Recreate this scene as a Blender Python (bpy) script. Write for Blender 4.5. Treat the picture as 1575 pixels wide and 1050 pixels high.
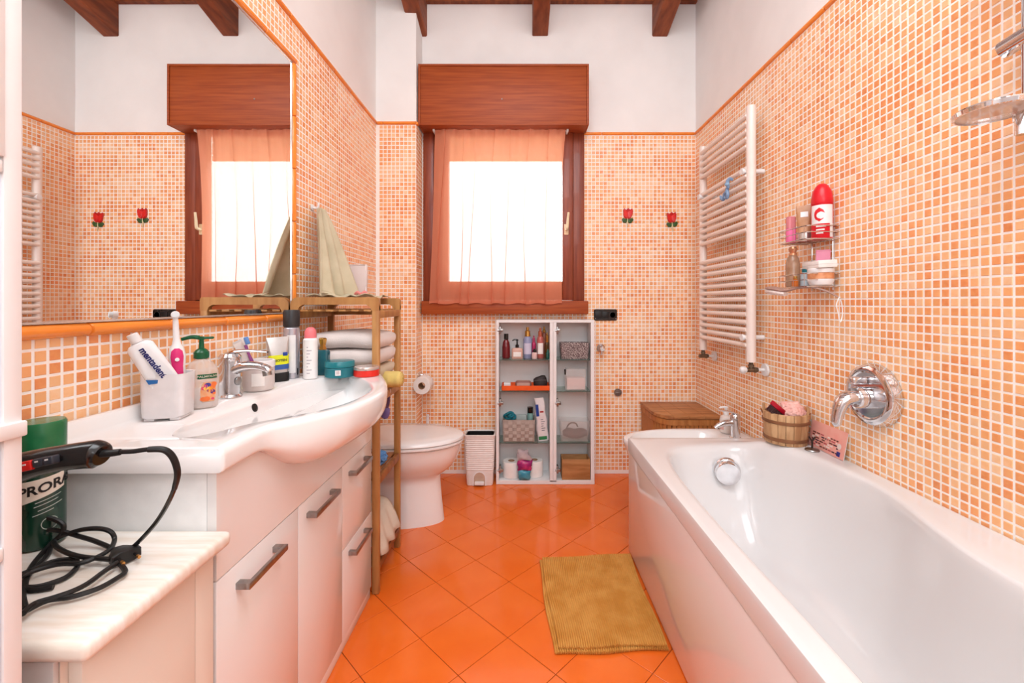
import bpy, bmesh, math, random
from mathutils import Vector, Matrix, Euler, noise as mnoise
random.seed(7)
PI = math.pi
for o in list(bpy.data.objects):
    bpy.data.objects.remove(o)
SC = bpy.context.scene
COL = SC.collection

# ------------------------------------------------------------------ camera
EYE = 1.09
F = 670.0
cam_d = bpy.data.cameras.new('camera')
cam_d.sensor_width = 36
cam_d.lens = F / 1575 * 36
cam_d.shift_x = -(800 - 787.5) / 1575
cam_d.shift_y = -(525 - 466) / 1575
cam_d.clip_start = 0.02
cam = bpy.data.objects.new('camera', cam_d)
COL.objects.link(cam)
cam.location = (0, 0, EYE)
cam.rotation_euler = (PI / 2, 0, 0)
SC.camera = cam
# ------------------------------------------------------------------ world
w = bpy.data.worlds.new('sky')
SC.world = w
w.use_nodes = True
bg = w.node_tree.nodes['Background']
bg.inputs[0].default_value = (0.93, 0.96, 1.0, 1)
bg.inputs[1].default_value = 5.0
# ------------------------------------------------------------------ lights
def area(name, loc, rot, sx, sy, power, color=(1, 1, 1)):
    l = bpy.data.lights.new(name, 'AREA')
    l.shape = 'RECTANGLE'; l.size = sx; l.size_y = sy; l.energy = power; l.color = color
    o = bpy.data.objects.new(name, l); COL.objects.link(o)
    o.location = loc; o.rotation_euler = rot
    return o
area('flash_bounce', (0.15, 0.10, 3.05), (math.radians(14), 0, 0), 1.5, 1.5, 46, (0.94, 0.97, 1.0))  # unseen light added for flash bounced off the ceiling, no fixture there
area('room_fill', (0.1, -1.25, 2.0), (math.radians(78), 0, 0), 1.6, 1.2, 22, (0.94, 0.97, 1.0))  # unseen soft fill behind the camera, aimed into the room, not a fixture
pl = bpy.data.lights.new('window_portal', 'AREA'); pl.shape = 'RECTANGLE'; pl.size = 1.0; pl.size_y = 1.12
pl.cycles.is_portal = True
plo = bpy.data.objects.new('window_portal', pl); COL.objects.link(plo)
plo.location = (-0.1, 2.95, 1.67); plo.rotation_euler = (-PI / 2, 0, 0)
vs = SC.view_settings
SC.display_settings.display_device = 'sRGB'
vs.view_transform = 'Standard'; vs.look = 'None'; vs.gamma = 1; vs.use_curve_mapping = False
vs.exposure = 0.07

# ------------------------------------------------------------------ helpers
def PX(px, y): return (px - 800) * y / F
def PZ(py, y): return EYE - (py - 466) * y / F
def P3(px, py, y): return (PX(px, y), y, PZ(py, y))

def lin(c):
    return tuple(((v / 255) / 12.92 if v / 255 <= 0.04045 else ((v / 255 + 0.055) / 1.055) ** 2.4) for v in c)

MATS = {}
def mat(name, c, rough=0.5, metal=0.0, c2=None, nscale=30, stretch=(1, 1, 1), bump=0.0, bscale=None, trans=0.0,
        alpha=1.0, ior=1.45, coat=0.0, sss=0.0, detail=3, contrast=(0.35, 0.65)):
    """procedural principled material: colour mixed by noise in object space"""
    if name in MATS: return MATS[name]
    m = bpy.data.materials.new(name); m.use_nodes = True
    nt = m.node_tree; N = nt.nodes; L = nt.links
    b = N['Principled BSDF']
    if c2 is None: c2 = tuple(max(0, v - 7) for v in c)
    tc = N.new('ShaderNodeTexCoord'); mp = N.new('ShaderNodeMapping'); mp.inputs['Scale'].default_value = stretch
    ns = N.new('ShaderNodeTexNoise'); ns.inputs['Scale'].default_value = nscale; ns.inputs['Detail'].default_value = detail
    cr = N.new('ShaderNodeValToRGB')
    cr.color_ramp.elements[0].position = contrast[0]; cr.color_ramp.elements[1].position = contrast[1]
    cr.color_ramp.elements[0].color = (*lin(c), 1); cr.color_ramp.elements[1].color = (*lin(c2), 1)
    L.new(tc.outputs['Object'], mp.inputs[0]); L.new(mp.outputs[0], ns.inputs['Vector'])
    L.new(ns.outputs['Fac'], cr.inputs[0]); L.new(cr.outputs[0], b.inputs['Base Color'])
    b.inputs['Roughness'].default_value = rough
    b.inputs['Metallic'].default_value = metal
    b.inputs['IOR'].default_value = ior
    b.inputs['Transmission Weight'].default_value = trans
    b.inputs['Alpha'].default_value = alpha
    b.inputs['Coat Weight'].default_value = coat
    if sss:
        b.inputs['Subsurface Weight'].default_value = sss
        b.inputs['Subsurface Scale'].default_value = 0.01
    if bump:
        bn = N.new('ShaderNodeTexNoise'); bn.inputs['Scale'].default_value = bscale or nscale; bn.inputs['Detail'].default_value = 3
        bp = N.new('ShaderNodeBump'); bp.inputs['Strength'].default_value = min(1, bump); bp.inputs['Distance'].default_value = 0.002
        L.new(mp.outputs[0], bn.inputs['Vector']); L.new(bn.outputs['Fac'], bp.inputs['Height']); L.new(bp.outputs[0], b.inputs['Normal'])
    MATS[name] = m
    return m

def tile_material(name, use_attr):
    m = bpy.data.materials.new(name); m.use_nodes = True
    nt = m.node_tree; N = nt.nodes; L = nt.links; b = N['Principled BSDF']
    if use_attr:
        s = N.new('ShaderNodeAttribute'); s.attribute_name = 'tile_colour'; src = s.outputs['Color']
    else:
        s = N.new('ShaderNodeObjectInfo'); src = s.outputs['Color']
    geo = N.new('ShaderNodeNewGeometry')
    ns = N.new('ShaderNodeTexNoise'); ns.inputs['Scale'].default_value = 75; ns.inputs['Detail'].default_value = 2
    L.new(geo.outputs['Position'], ns.inputs['Vector'])
    mr = N.new('ShaderNodeMapRange'); mr.inputs[1].default_value = 0.3; mr.inputs[2].default_value = 0.7
    mr.inputs[3].default_value = 0.0; mr.inputs[4].default_value = 0.45
    L.new(ns.outputs['Fac'], mr.inputs[0])
    mx = N.new('ShaderNodeMix'); mx.data_type = 'RGBA'
    mx.inputs[7].default_value = (*lin((249, 184, 118)), 1)
    L.new(mr.outputs[0], mx.inputs[0]); L.new(src, mx.inputs[6]); L.new(mx.outputs[2], b.inputs['Base Color'])
    b.inputs['Roughness'].default_value = 0.27
    b.inputs['IOR'].default_value = 1.5
    return m

class MB:
    def __init__(s): s.v = []; s.f = []; s.m = []; s.k = 0
    def mark(s): return len(s.v)
    def mat(s, k): s.k = k; return s
    def add(s, vs_, fs):
        o = len(s.v); s.v += [tuple(p) for p in vs_]
        for f in fs: s.f.append(tuple(o + i for i in f)); s.m.append(s.k)
        return s
    def xf(s, M, start=0):
        for i in range(start, len(s.v)): s.v[i] = tuple(M @ Vector(s.v[i]))
        return s
    def box(s, x0, x1, y0, y1, z0, z1):
        return s.add([(x0, y0, z0), (x1, y0, z0), (x1, y1, z0), (x0, y1, z0), (x0, y0, z1), (x1, y0, z1), (x1, y1, z1), (x0, y1, z1)],
                     [(0, 3, 2, 1), (4, 5, 6, 7), (0, 1, 5, 4), (1, 2, 6, 5), (2, 3, 7, 6), (3, 0, 4, 7)])
    def rbox(s, x0, x1, y0, y1, z0, z1, r=0.003, seg=2):
        bm = bmesh.new(); bmesh.ops.create_cube(bm, size=1)
        for v in bm.verts:
            v.co = ((x0 + x1) / 2 + v.co.x * (x1 - x0), (y0 + y1) / 2 + v.co.y * (y1 - y0), (z0 + z1) / 2 + v.co.z * (z1 - z0))
        r = min(r, abs(x1 - x0) * .49, abs(y1 - y0) * .49, abs(z1 - z0) * .49)
        bmesh.ops.bevel(bm, geom=bm.edges[:], offset=r, segments=seg, affect='EDGES', profile=0.5)
        bm.verts.index_update()
        s.add([v.co[:] for v in bm.verts], [tuple(v.index for v in f.verts) for f in bm.faces]); bm.free()
        return s
    def rings(s, rings, cap0=True, cap1=True, closed=True):
        n = len(rings[0]); o = len(s.v)
        vs_ = [p for r in rings for p in r]; fs = []
        for a in range(len(rings) - 1):
            for i in range(n if closed else n - 1):
                j = (i + 1) % n
                fs.append((a * n + i, a * n + j, (a + 1) * n + j, (a + 1) * n + i))
        if cap0: fs.append(tuple(range(n - 1, -1, -1)))
        if cap1: fs.append(tuple((len(rings) - 1) * n + i for i in range(n)))
        return s.add(vs_, fs)
    def lathe(s, prof, c=(0, 0, 0), seg=24, sx=1, sy=1, cap0=True, cap1=True):
        return s.rings([[(c[0] + r * sx * math.cos(2 * PI * i / seg), c[1] + r * sy * math.sin(2 * PI * i / seg), c[2] + z)
                         for i in range(seg)] for r, z in prof], cap0, cap1)
    def cyl(s, a, b, r, seg=16, r2=None):
        return s.tube([a, b], [r, r if r2 is None else r2], seg, smooth=0)
    def tube(s, pts, r, seg=8, smooth=4, closed=False, flat=1.0):
        pts = [Vector(p) for p in pts]
        rs = r if isinstance(r, (list, tuple)) else [r] * len(pts)
        if smooth: pts, rs = spline(pts, rs, smooth, closed)
        n = len(pts); rings = []; up = None
        for i, p in enumerate(pts):
            if closed: t = pts[(i + 1) % n] - pts[i - 1]
            else: t = pts[min(i + 1, n - 1)] - pts[max(i - 1, 0)]
            if t.length < 1e-9: t = Vector((0, 0, 1))
            t.normalize()
            if up is None:
                up = Vector((0, 0, 1)) if abs(t.z) < 0.9 else Vector((1, 0, 0))
            sd = t.cross(up)
            if sd.length < 1e-6: sd = t.cross(Vector((0, 1, 0)))
            sd.normalize(); up = sd.cross(t).normalized()
            rings.append([tuple(p + sd * math.cos(2 * PI * k / seg) * rs[i] + up * math.sin(2 * PI * k / seg) * rs[i] * flat) for k in range(seg)])
        if closed:
            rings.append(rings[0]); return s.rings(rings, False, False)
        return s.rings(rings)
    def prism(s, poly, depth, M=None, inset=0):
        """poly in xy, extruded along +z by depth, optional chamfered top"""
        st = len(s.v); n = len(poly)
        c = (sum(p[0] for p in poly) / n, sum(p[1] for p in poly) / n)
        r0 = [(p[0], p[1], 0) for p in poly]
        if inset:
            def ins(p):
                d = math.hypot(p[0] - c[0], p[1] - c[1]) or 1
                k = max(0, 1 - inset / d); return (c[0] + (p[0] - c[0]) * k, c[1] + (p[1] - c[1]) * k)
            r1 = [(p[0], p[1], depth - inset * .6) for p in poly]
            r2 = [(*ins(p), depth) for p in poly]
            s.rings([r0, r1, r2])
        else: s.rings([r0, [(p[0], p[1], depth) for p in poly]])
        if M is not None: s.xf(M, st)
        return s

def spline(pts, rs, k, closed=False):
    n = len(pts); out = []; ro = []
    segs = n if closed else n - 1
    for i in range(segs):
        if closed: p0, p1, p2, p3 = pts[i - 1], pts[i], pts[(i + 1) % n], pts[(i + 2) % n]
        else: p0, p1, p2, p3 = pts[max(i - 1, 0)], pts[i], pts[i + 1], pts[min(i + 2, n - 1)]
        for j in range(k):
            t = j / k
            out.append(0.5 * ((2 * p1) + (p2 - p0) * t + (2 * p0 - 5 * p1 + 4 * p2 - p3) * t * t + (3 * p1 - p0 - 3 * p2 + p3) * t ** 3))
            ro.append(rs[i] * (1 - t) + rs[(i + 1) % n] * t)
    if not closed: out.append(pts[-1]); ro.append(rs[-1])
    return out, ro

def obj(name, mb, m, parent=None, angle=35, fix=True, loc=None):
    me = bpy.data.meshes.new(name)
    me.from_pydata(mb.v, [], mb.f)
    ms = m if isinstance(m, (list, tuple)) else [m]
    for x in ms: me.materials.append(x)
    if len(ms) > 1: me.polygons.foreach_set('material_index', mb.m)
    if fix:
        bm = bmesh.new(); bm.from_mesh(me); bmesh.ops.recalc_face_normals(bm, faces=bm.faces[:]); bm.to_mesh(me); bm.free()
    me.polygons.foreach_set('use_smooth', [True] * len(me.polygons))
    me.set_sharp_from_angle(angle=math.radians(angle))
    o = bpy.data.objects.new(name, me); COL.objects.link(o)
    if parent is not None: o.parent = parent
    if loc: o.location = loc
    return o
def tag(o, label=None, cat=None, group=None, kind=None):
    if label: o['label'] = label
    if cat: o['category'] = cat
    if group: o['group'] = group
    if kind: o['kind'] = kind
    return o
def T(name, label, cat, loc=(0, 0, 0), rz=0, group=None):
    o = bpy.data.objects.new(name, None); COL.objects.link(o); o.empty_display_size = 0.05
    o.location = loc; o.rotation_euler = (0, 0, rz)
    return tag(o, label, cat, group)
def kid(o, parent, loc=(0, 0, 0), rot=(0, 0, 0)):
    o.parent = parent; o.location = loc; o.rotation_euler = rot; return o
def text_obj(name, s, size, m, parent, M, extrude=0.0003, wrap=None, bold=0.0, align='CENTER'):
    """flat print: letters as thin geometry; wrap=radius bends around the local z axis"""
    cu = bpy.data.curves.new(name, 'FONT'); cu.body = s; cu.size = size; cu.extrude = extrude; cu.offset = bold
    cu.align_x = align; cu.align_y = 'CENTER'; cu.resolution_u = 3
    t = bpy.data.objects.new(name + '_tmp', cu); COL.objects.link(t)
    dg = bpy.context.evaluated_depsgraph_get()
    me = bpy.data.meshes.new_from_object(t.evaluated_get(dg)); bpy.data.objects.remove(t)
    me.materials.clear(); me.materials.append(m)
    if wrap:
        for v in me.vertices:
            a = v.co.x / wrap; v.co = (math.sin(a) * (wrap + v.co.z), -math.cos(a) * (wrap + v.co.z), v.co.y)
    else:
        me.transform(Matrix.Rotation(PI / 2, 4, 'X'))      # reading plane = local xz, facing -y
    me.transform(M)
    o = bpy.data.objects.new(name, me); COL.objects.link(o); o.parent = parent
    return o
TR = Matrix.Translation
def ROT(a, ax): return Matrix.Rotation(a, 4, ax)

# ------------------------------------------------------------------ materials
plaster = mat('plaster', (246, 243, 241), .9, c2=(240, 237, 235), nscale=4, bump=.15, bscale=60)
grout = mat('grout', (255, 250, 246), .8, c2=(255, 244, 236), nscale=20)
floor_grout = mat('floor_grout', (120, 52, 22), .9)
floor_tile_m = mat('floor_tile', (242, 118, 40), .17, c2=(238, 111, 34), nscale=6, coat=.2)
border_m = mat('border_glaze', (248, 148, 58), .2, c2=(243, 138, 48), nscale=12, coat=.3)
beam_m = mat('beam_wood', (150, 78, 42), .6, c2=(112, 52, 26), nscale=5, stretch=(6, 1, 6), bump=.4)
plank_m = mat('ceiling_wood', (146, 84, 50), .65, c2=(118, 62, 34), nscale=4, stretch=(1, 8, 8))
wood_m = mat('window_wood', (172, 82, 32), .5, c2=(148, 62, 22), nscale=4, stretch=(1.0, 12, 22), bump=.1)
woodv_m = mat('window_wood_upright', (146, 68, 38), .4, c2=(122, 50, 26), nscale=4, stretch=(14, 9, 1.0), bump=.1, coat=.15)
white_gloss = mat('white_lacquer', (240, 238, 237), .12, c2=(237, 235, 234), coat=.3, nscale=3)
panel_gloss = mat('bath_panel', (240, 238, 237), .03, c2=(238, 236, 235), nscale=3, ior=1.6)
white_matt = mat('white_board', (240, 238, 238), .45, nscale=3)
cool_white = mat('cool_white_board', (222, 228, 234), .4, nscale=3)
ceramic = mat('ceramic', (243, 241, 240), .08, c2=(241, 239, 238), coat=.5, nscale=2)
acrylic = mat('bath_acrylic', (228, 227, 227), .14, c2=(226, 224, 224), coat=.3, nscale=2)
chrome = mat('chrome', (225, 225, 228), .08, 1.0, c2=(215, 215, 218))
steel = mat('brushed_steel', (170, 168, 166), .3, 1.0, c2=(150, 148, 146), nscale=60)
bronze = mat('old_bronze', (130, 112, 92), .4, .8, c2=(100, 84, 68))
black_p = mat('black_plastic', (20, 19, 20), .22, c2=(16, 15, 16), coat=.3)
black_r = mat('black_rubber', (26, 25, 25), .45, c2=(20, 19, 19))
white_p = mat('white_plastic', (240, 238, 238), .3)
glass = mat('clear_glass', (235, 248, 245), .02, c2=(230, 246, 242), trans=1.0, ior=1.45)
silver_trim = mat('mirror_rim', (235, 232, 228), .15, .7)
bamboo = mat('bamboo', (190, 140, 84), .45, c2=(166, 112, 62), nscale=6, stretch=(6, 6, 1), bump=.1)
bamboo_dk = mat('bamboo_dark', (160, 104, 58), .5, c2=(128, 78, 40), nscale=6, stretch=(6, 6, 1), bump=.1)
radiator_m = mat('radiator_enamel', (244, 232, 224), .25, c2=(242, 228, 220), coat=.3)
gold = mat('gold_plastic', (216, 172, 96), .2, .9)
T_attr = tile_material('mosaic_field', True)
T_obj = tile_material('mosaic_single', False)

# ------------------------------------------------------------------ room dimensions
XL, XR, YB, YF = -0.868, 1.123, 2.787, -1.7
ZT = 2.163                                    # top of the mosaic
CX1, CY0 = -0.626, 2.622                      # boxed column in the left back corner
def ceil_z(y): return 3.02 + 0.24 * (YB - y)
WX0, WX1, WZ0, WZ1 = -0.600, 0.405, 1.105, 2.28   # window opening
PITCH, TS = 0.0246, 0.0194

# floor ------------------------------------------------------------
mb = MB(); mb.box(XL - .1, XR + .1, YF - .1, YB + .1, -.12, -.0025)
floor = tag(obj('floor', mb, floor_grout), kind='structure')
def clip(poly, ax, v, keep_less):
    out = []
    for i in range(len(poly)):
        a, b = poly[i - 1], poly[i]
        ia = (a[ax] <= v) if keep_less else (a[ax] >= v); ib = (b[ax] <= v) if keep_less else (b[ax] >= v)
        if ia != ib:
            t = (v - a[ax]) / (b[ax] - a[ax]); out.append((a[0] + (b[0] - a[0]) * t, a[1] + (b[1] - a[1]) * t))
        if ib: out.append(b)
    return out
SP = .2022; th = PI / 4 + .0116; cth, sth = math.cos(th), math.sin(th)
for i in range(-16, 17):
    for j in range(-16, 17):
        g = .0011
        q = [(i * SP + g, j * SP + g), ((i + 1) * SP - g, j * SP + g), ((i + 1) * SP - g, (j + 1) * SP - g), (i * SP + g, (j + 1) * SP - g)]
        q = [(-.040 + a * cth - b * sth, 1.421 + a * sth + b * cth) for a, b in q]
        for ax, v, less in ((0, XL + .001, False), (0, XR - .001, True), (1, -.25, False), (1, YB - .001, True)):
            q = clip(q, ax, v, less)
            if len(q) < 3: break
        if len(q) < 3: continue
        n = len(q); A = abs(sum(q[k - 1][0] * q[k][1] - q[k][0] * q[k - 1][1] for k in range(n))) / 2
        if A < 2e-4: continue
        c = (sum(p[0] for p in q) / n, sum(p[1] for p in q) / n)
        mb = MB(); mb.prism([(p[0] - c[0], p[1] - c[1]) for p in q], .0045, inset=.0012)
        obj('floor_tile', mb, floor_tile_m, floor, fix=False, loc=(c[0], c[1], -.0045 + random.uniform(-.0002, .0002)), angle=20)

# walls ------------------------------------------------------------
def wall(name, boxes):
    mb = MB()
    for k, b in boxes: mb.mat(k).box(*b)
    return tag(obj(name, mb, [grout, plaster]), kind='structure')
HT = 4.6
wall_left = wall('wall_left', [(0, (XL - .12, XL, -.3, YB, 0, ZT + .018)), (1, (XL - .12, XL, -.3, YB, ZT + .018, HT)), (1, (XL - .12, XL, YF, -.3, 0, HT))])
wall_right = wall('wall_right', [(0, (XR, XR + .12, -.3, YB, 0, ZT + .018)), (1, (XR, XR + .12, -.3, YB, ZT + .018, HT)), (1, (XR, XR + .12, YF, -.3, 0, HT))])
W2 = YB + .22
wall_back = wall('wall_back', [
    (0, (XL - .12, WX0, YB, W2, 0, ZT + .018)), (0, (WX1, XR + .12, YB, W2, 0, ZT + .018)), (0, (WX0, WX1, YB, W2, 0, WZ0)),
    (1, (XL - .12, WX0, YB, W2, ZT + .018, 3.2)), (1, (WX1, XR + .12, YB, W2, ZT + .018, 3.2)), (1, (WX0, WX1, YB, W2, WZ1, 3.2))])
wall_front = tag(obj('wall_front', MB().box(XL - .12, XR + .12, YF - .12, YF, 0, HT), plaster), kind='structure')
wall_column = wall('wall_column', [(0, (XL, CX1, CY0, YB, 0, ZT + .018)), (1, (XL, CX1, CY0, YB, ZT + .018, 3.2))])
# ceiling: sloping boards with beams under them
mb = MB(); mb.add([(XL - .12, YF - .12, ceil_z(YF - .12)), (XR + .12, YF - .12, ceil_z(YF - .12)), (XR + .12, W2, ceil_z(W2)), (XL - .12, W2, ceil_z(W2)),
                   (XL - .12, YF - .12, ceil_z(YF - .12) + .1), (XR + .12, YF - .12, ceil_z(YF - .12) + .1), (XR + .12, W2, ceil_z(W2) + .1), (XL - .12, W2, ceil_z(W2) + .1)],
                  [(0, 3, 2, 1), (4, 5, 6, 7), (0, 1, 5, 4), (1, 2, 6, 5), (2, 3, 7, 6), (3, 0, 4, 7)])
ceiling = tag(obj('ceiling', mb, plaster), kind='structure')
for bx in (-.645, .127, .894):
    mb = MB(); r0, r1 = [], []
    prof = [(-.05, 0), (-.05, -.218), (-.044, -.225), (.044, -.225), (.05, -.218), (.05, 0)]
    rings = []
    for k in range(25):
        y = YB - .001 - k * (YB - YF - .01) / 24
        j = random.uniform(-.0025, .0025)
        rings.append([(px + j * (1 if pz < -.1 else 0), y, ceil_z(y) + pz + (random.uniform(-.002, .002) if pz < -.1 else 0)) for px, pz in prof])
    mb.rings(rings)
    obj('beam', mb, beam_m, ceiling, loc=(bx, 0, 0))
mb = MB(); mb.box(XL, XR, YB - .03, YB - .001, ceil_z(YB) - .02, ceil_z(YB) + .004)
obj('edge_board', mb, beam_m, ceiling)

# mosaic ---------------------------------------------------------------
def tcol(wall_id, i, j):
    rnd = random.Random(wall_id * 1000003 + i * 1009 + j * 9176)
    patch = mnoise.noise(Vector((i * .10, j * .19, wall_id * 7.3))) + .6 * mnoise.noise(Vector((i * .31, j * .42, wall_id * 3.1)))
    t = .12 + .78 * rnd.random() + patch * .42
    cols = [(250, 208, 168), (249, 197, 149), (247, 184, 130), (244, 171, 115), (241, 159, 102), (235, 146, 91)]
    k = min(5, max(0, int((max(0, t) ** 1.25) * 6)))
    c = cols[k]; a = rnd.uniform(-7, 7)
    return lin(tuple(min(255, max(0, v + a)) for v in c))
PR = .0010
def tile_verts(u, v, rnd):
    """tile in wall plane: returns outer ring on grout and raised inner ring (u right, v up, w out)"""
    h = TS / 2; g = h - .0011
    tl = [PR + rnd.uniform(-.00028, .00028) for _ in range(4)]
    return ([(u - h, v - h, 0), (u + h, v - h, 0), (u + h, v + h, 0), (u - h, v + h, 0),
             (u - g, v - g, tl[0]), (u + g, v - g, tl[1]), (u + g, v + g, tl[2]), (u - g, v + g, tl[3])],
            [(4, 5, 6, 7), (0, 1, 5, 4), (1, 2, 6, 5), (2, 3, 7, 6), (3, 0, 4, 7)])
mir = dict(y0=.50, y1=1.643, z0=1.052, z1=2.000)      # mirror glass on the left wall
MT = .027                                            # border tile width round the mirror
single_meshes = []
rr = random.Random(3)
for k in range(8):
    vs_, fs = tile_verts(0, 0, rr); me = bpy.data.meshes.new('mosaic_tile'); me.from_pydata(vs_, [], fs); me.materials.append(T_obj)
    single_meshes.append(me)
def mosaic(wall_id, parent, M, u_list, v_list, skip, score):
    tiles = []
    for i, u in enumerate(u_list):
        for j, v in enumerate(v_list):
            if skip(u, v): continue
            p = M @ Vector((u, v, 0)); tiles.append((score(p), i, j, u, v))
    tiles.sort(key=lambda t: -t[0])
    near = [t for t in tiles[:300] if t[0] > 0]
    rest = tiles[len(near):]
    for k, (sc_, i, j, u, v) in enumerate(near):
        o = bpy.data.objects.new('mosaic_tile', single_meshes[k % 8]); COL.objects.link(o); o.parent = parent
        o.matrix_local = M @ TR((u, v, 0)); o.color = (*tcol(wall_id, i, j), 1)
    V = []; Fc = []; C = []
    rnd = random.Random(wall_id)
    for (sc_, i, j, u, v) in rest:
        vs_, fs = tile_verts(u, v, rnd); o0 = len(V); V += vs_
        Fc += [tuple(o0 + a for a in f) for f in fs]; c = tcol(wall_id, i, j)
        C += [(*c, 1.0)] * 5
    me = bpy.data.meshes.new('mosaic_tiles'); me.from_pydata(V, [], Fc); me.materials.append(T_attr)
    at = me.attributes.new('tile_colour', 'FLOAT_COLOR', 'FACE')
    flat = [x for c in C for x in c]; at.data.foreach_set('color', flat)
    o = bpy.data.objects.new('mosaic_tiles', me); COL.objects.link(o); o.parent = parent; o.matrix_local = M
    o['kind'] = 'stuff'
def scr(p):
    if p.y < .3: return 0
    px = 800 + p.x * F / p.y; py = 466 - (p.z - EYE) * F / p.y
    if px < 40 or px > 1575 or py < 0 or py > 1050: return 0
    if p.x > 0 and p.z < .56: return 0
    if p.x < 0 and p.z < .85 : return 0
    s = F * TS / p.y
    return s * s * abs(p.x) / p.y if s > 9 else 0
rows = [ZT - PITCH / 2 - .001 - k * PITCH for k in range(int(ZT / PITCH))]
# left wall: u = +y, out = +x  -> columns (0,1,0),(0,0,1),(1,0,0)
ML = Matrix(((0, 0, 1, XL), (1, 0, 0, 0), (0, 1, 0, 0), (0, 0, 0, 1)))
ul = [CY0 - PITCH / 2 - .001 - k * PITCH for k in range(int((CY0 + .3) / PITCH))]
def skipL(u, v):
    m = MT + TS / 2 - .003
    return (mir['y0'] - m < u < mir['y1'] + m) and (mir['z0'] - m < v < mir['z1'] + m)
mosaic(1, wall_left, ML, ul, rows, skipL, scr)
# right wall: u = -y, out = -x
MR = Matrix(((0, 0, -1, XR), (-1, 0, 0, 0), (0, 1, 0, 0), (0, 0, 0, 1)))
ur = [-(YB - PITCH / 2 - .001 - k * PITCH) for k in range(int((YB + .3) / PITCH))]
mosaic(2, wall_right, MR, ur, rows, lambda u, v: False, scr)
# back wall: u = +x, out = -y
MBk = Matrix(((1, 0, 0, 0), (0, 0, -1, YB), (0, 1, 0, 0), (0, 0, 0, 1)))
ub = [XR - PITCH / 2 - .001 - k * PITCH for k in range(int((XR - CX1) / PITCH))]
mosaic(3, wall_back, MBk, ub, rows, lambda u, v: (WX0 - .01 < u < WX1 + .01 and v > WZ0 - .01), lambda p: 0)
# column front and side
MC = Matrix(((1, 0, 0, 0), (0, 0, -1, CY0), (0, 1, 0, 0), (0, 0, 0, 1)))
mosaic(4, wall_column, MC, [CX1 - PITCH / 2 - .001 - k * PITCH for k in range(9)], rows, lambda u, v: False, lambda p: 0)
MS = Matrix(((0, 0, 1, CX1), (1, 0, 0, 0), (0, 1, 0, 0), (0, 0, 0, 1)))
mosaic(5, wall_column, MS, [CY0 + PITCH / 2 + .001 + k * PITCH for k in range(6)], rows, lambda u, v: False, lambda p: 0)

# border tiles (pencil tiles) --------------------------------------------
def pencil(length, width, depth):
    """half-round bar along +x, centred, back on y=0 and bulging to +y, width in z"""
    mb = MB(); n = 8; rings = []
    for x, k in ((-length / 2, .8), (-length / 2 + .002, 1), (length / 2 - .002, 1), (length / 2, .8)):
        rings.append([(x, depth * k * math.sin(PI * a / n), -math.cos(PI * a / n) * width / 2 * (1 if k == 1 else .95)) for a in range(n + 1)])
    return mb.rings(rings)
pencils = {}
def border_run(parent, a, b, out, width=.02, depth=.012, step=.2):
    """a,b: end points; out: unit vector away from the wall"""
    a = Vector(a); b = Vector(b); d = b - a; Lt = d.length; d.normalize(); out = Vector(out); up = d.cross(out)
    k = 0; s = 0
    while s < Lt - .004:
        l = min(step, Lt - s) - .0025; key = (round(l, 4), width, depth)
        if key not in pencils:
            o = obj('border_tile', pencil(l, width, depth), border_m); pencils[key] = o.data; o.parent = parent
        else:
            o = bpy.data.objects.new('border_tile', pencils[key]); COL.objects.link(o); o.parent = parent
        c = a + d * (s + l / 2 + .00125)
        o.matrix_local = Matrix(((d.x, out.x, up.x, c.x), (d.y, out.y, up.y, c.y), (d.z, out.z, up.z, c.z), (0, 0, 0, 1)))
        s += step; k += 1
zb = ZT + .010
border_run(wall_back, (XR - .008, YB, zb), (.40, YB, zb), (0, -1, 0), step=.1975)
border_run(wall_right, (XR, YB - .004, zb), (XR, -.3, zb), (-1, 0, 0), step=.1975)
border_run(wall_left, (XL, CY0 - .004, zb), (XL, -.3, zb), (1, 0, 0), step=.1975)
border_run(wall_column, (CX1, CY0, zb), (XL + .008, CY0, zb), (0, -1, 0), step=.1975)
border_run(wall_column, (CX1, YB - .14, zb), (CX1, CY0 - .006, zb), (1, 0, 0), step=.1975)
h = MT / 2 + .001
border_run(wall_left, (XL, mir['y1'] + MT, mir['z0'] - h), (XL, mir['y0'], mir['z0'] - h), (1, 0, 0), MT, .016)
border_run(wall_left, (XL, mir['y1'] + MT, mir['z1'] + h), (XL, mir['y0'], mir['z1'] + h), (1, 0, 0), MT, .016)
border_run(wall_left, (XL, mir['y1'] + h, mir['z1']), (XL, mir['y1'] + h, mir['z0']), (1, 0, 0), MT, .016)

# mirror ------------------------------------------------------------------
mr_root = T('wall_mirror', 'large frameless mirror above the washbasin, edged by orange tiles', 'mirror', (XL, (mir['y0'] + mir['y1']) / 2, mir['z0']))
mh = (mir['y1'] - mir['y0']) / 2; mz = mir['z1'] - mir['z0']
mirror_m = bpy.data.materials.new('mirror_silver'); mirror_m.use_nodes = True
b = mirror_m.node_tree.nodes['Principled BSDF']; b.inputs['Base Color'].default_value = (.93, .935, .93, 1); b.inputs['Metallic'].default_value = 1; b.inputs['Roughness'].default_value = 0.0
_n = mirror_m.node_tree.nodes; _l = mirror_m.node_tree.links
g_ = _n.new('ShaderNodeTexNoise'); g_.inputs['Scale'].default_value = 3.0; bp_ = _n.new('ShaderNodeBump'); bp_.inputs['Strength'].default_value = .05; bp_.inputs['Distance'].default_value = .002
_l.new(g_.outputs['Fac'], bp_.inputs['Height']); _l.new(bp_.outputs[0], b.inputs['Normal'])
obj('mirror_glass', MB().box(.001, .006, -mh + .004, mh - .004, .004, mz - .004), mirror_m, mr_root)
mb = MB()
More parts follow.
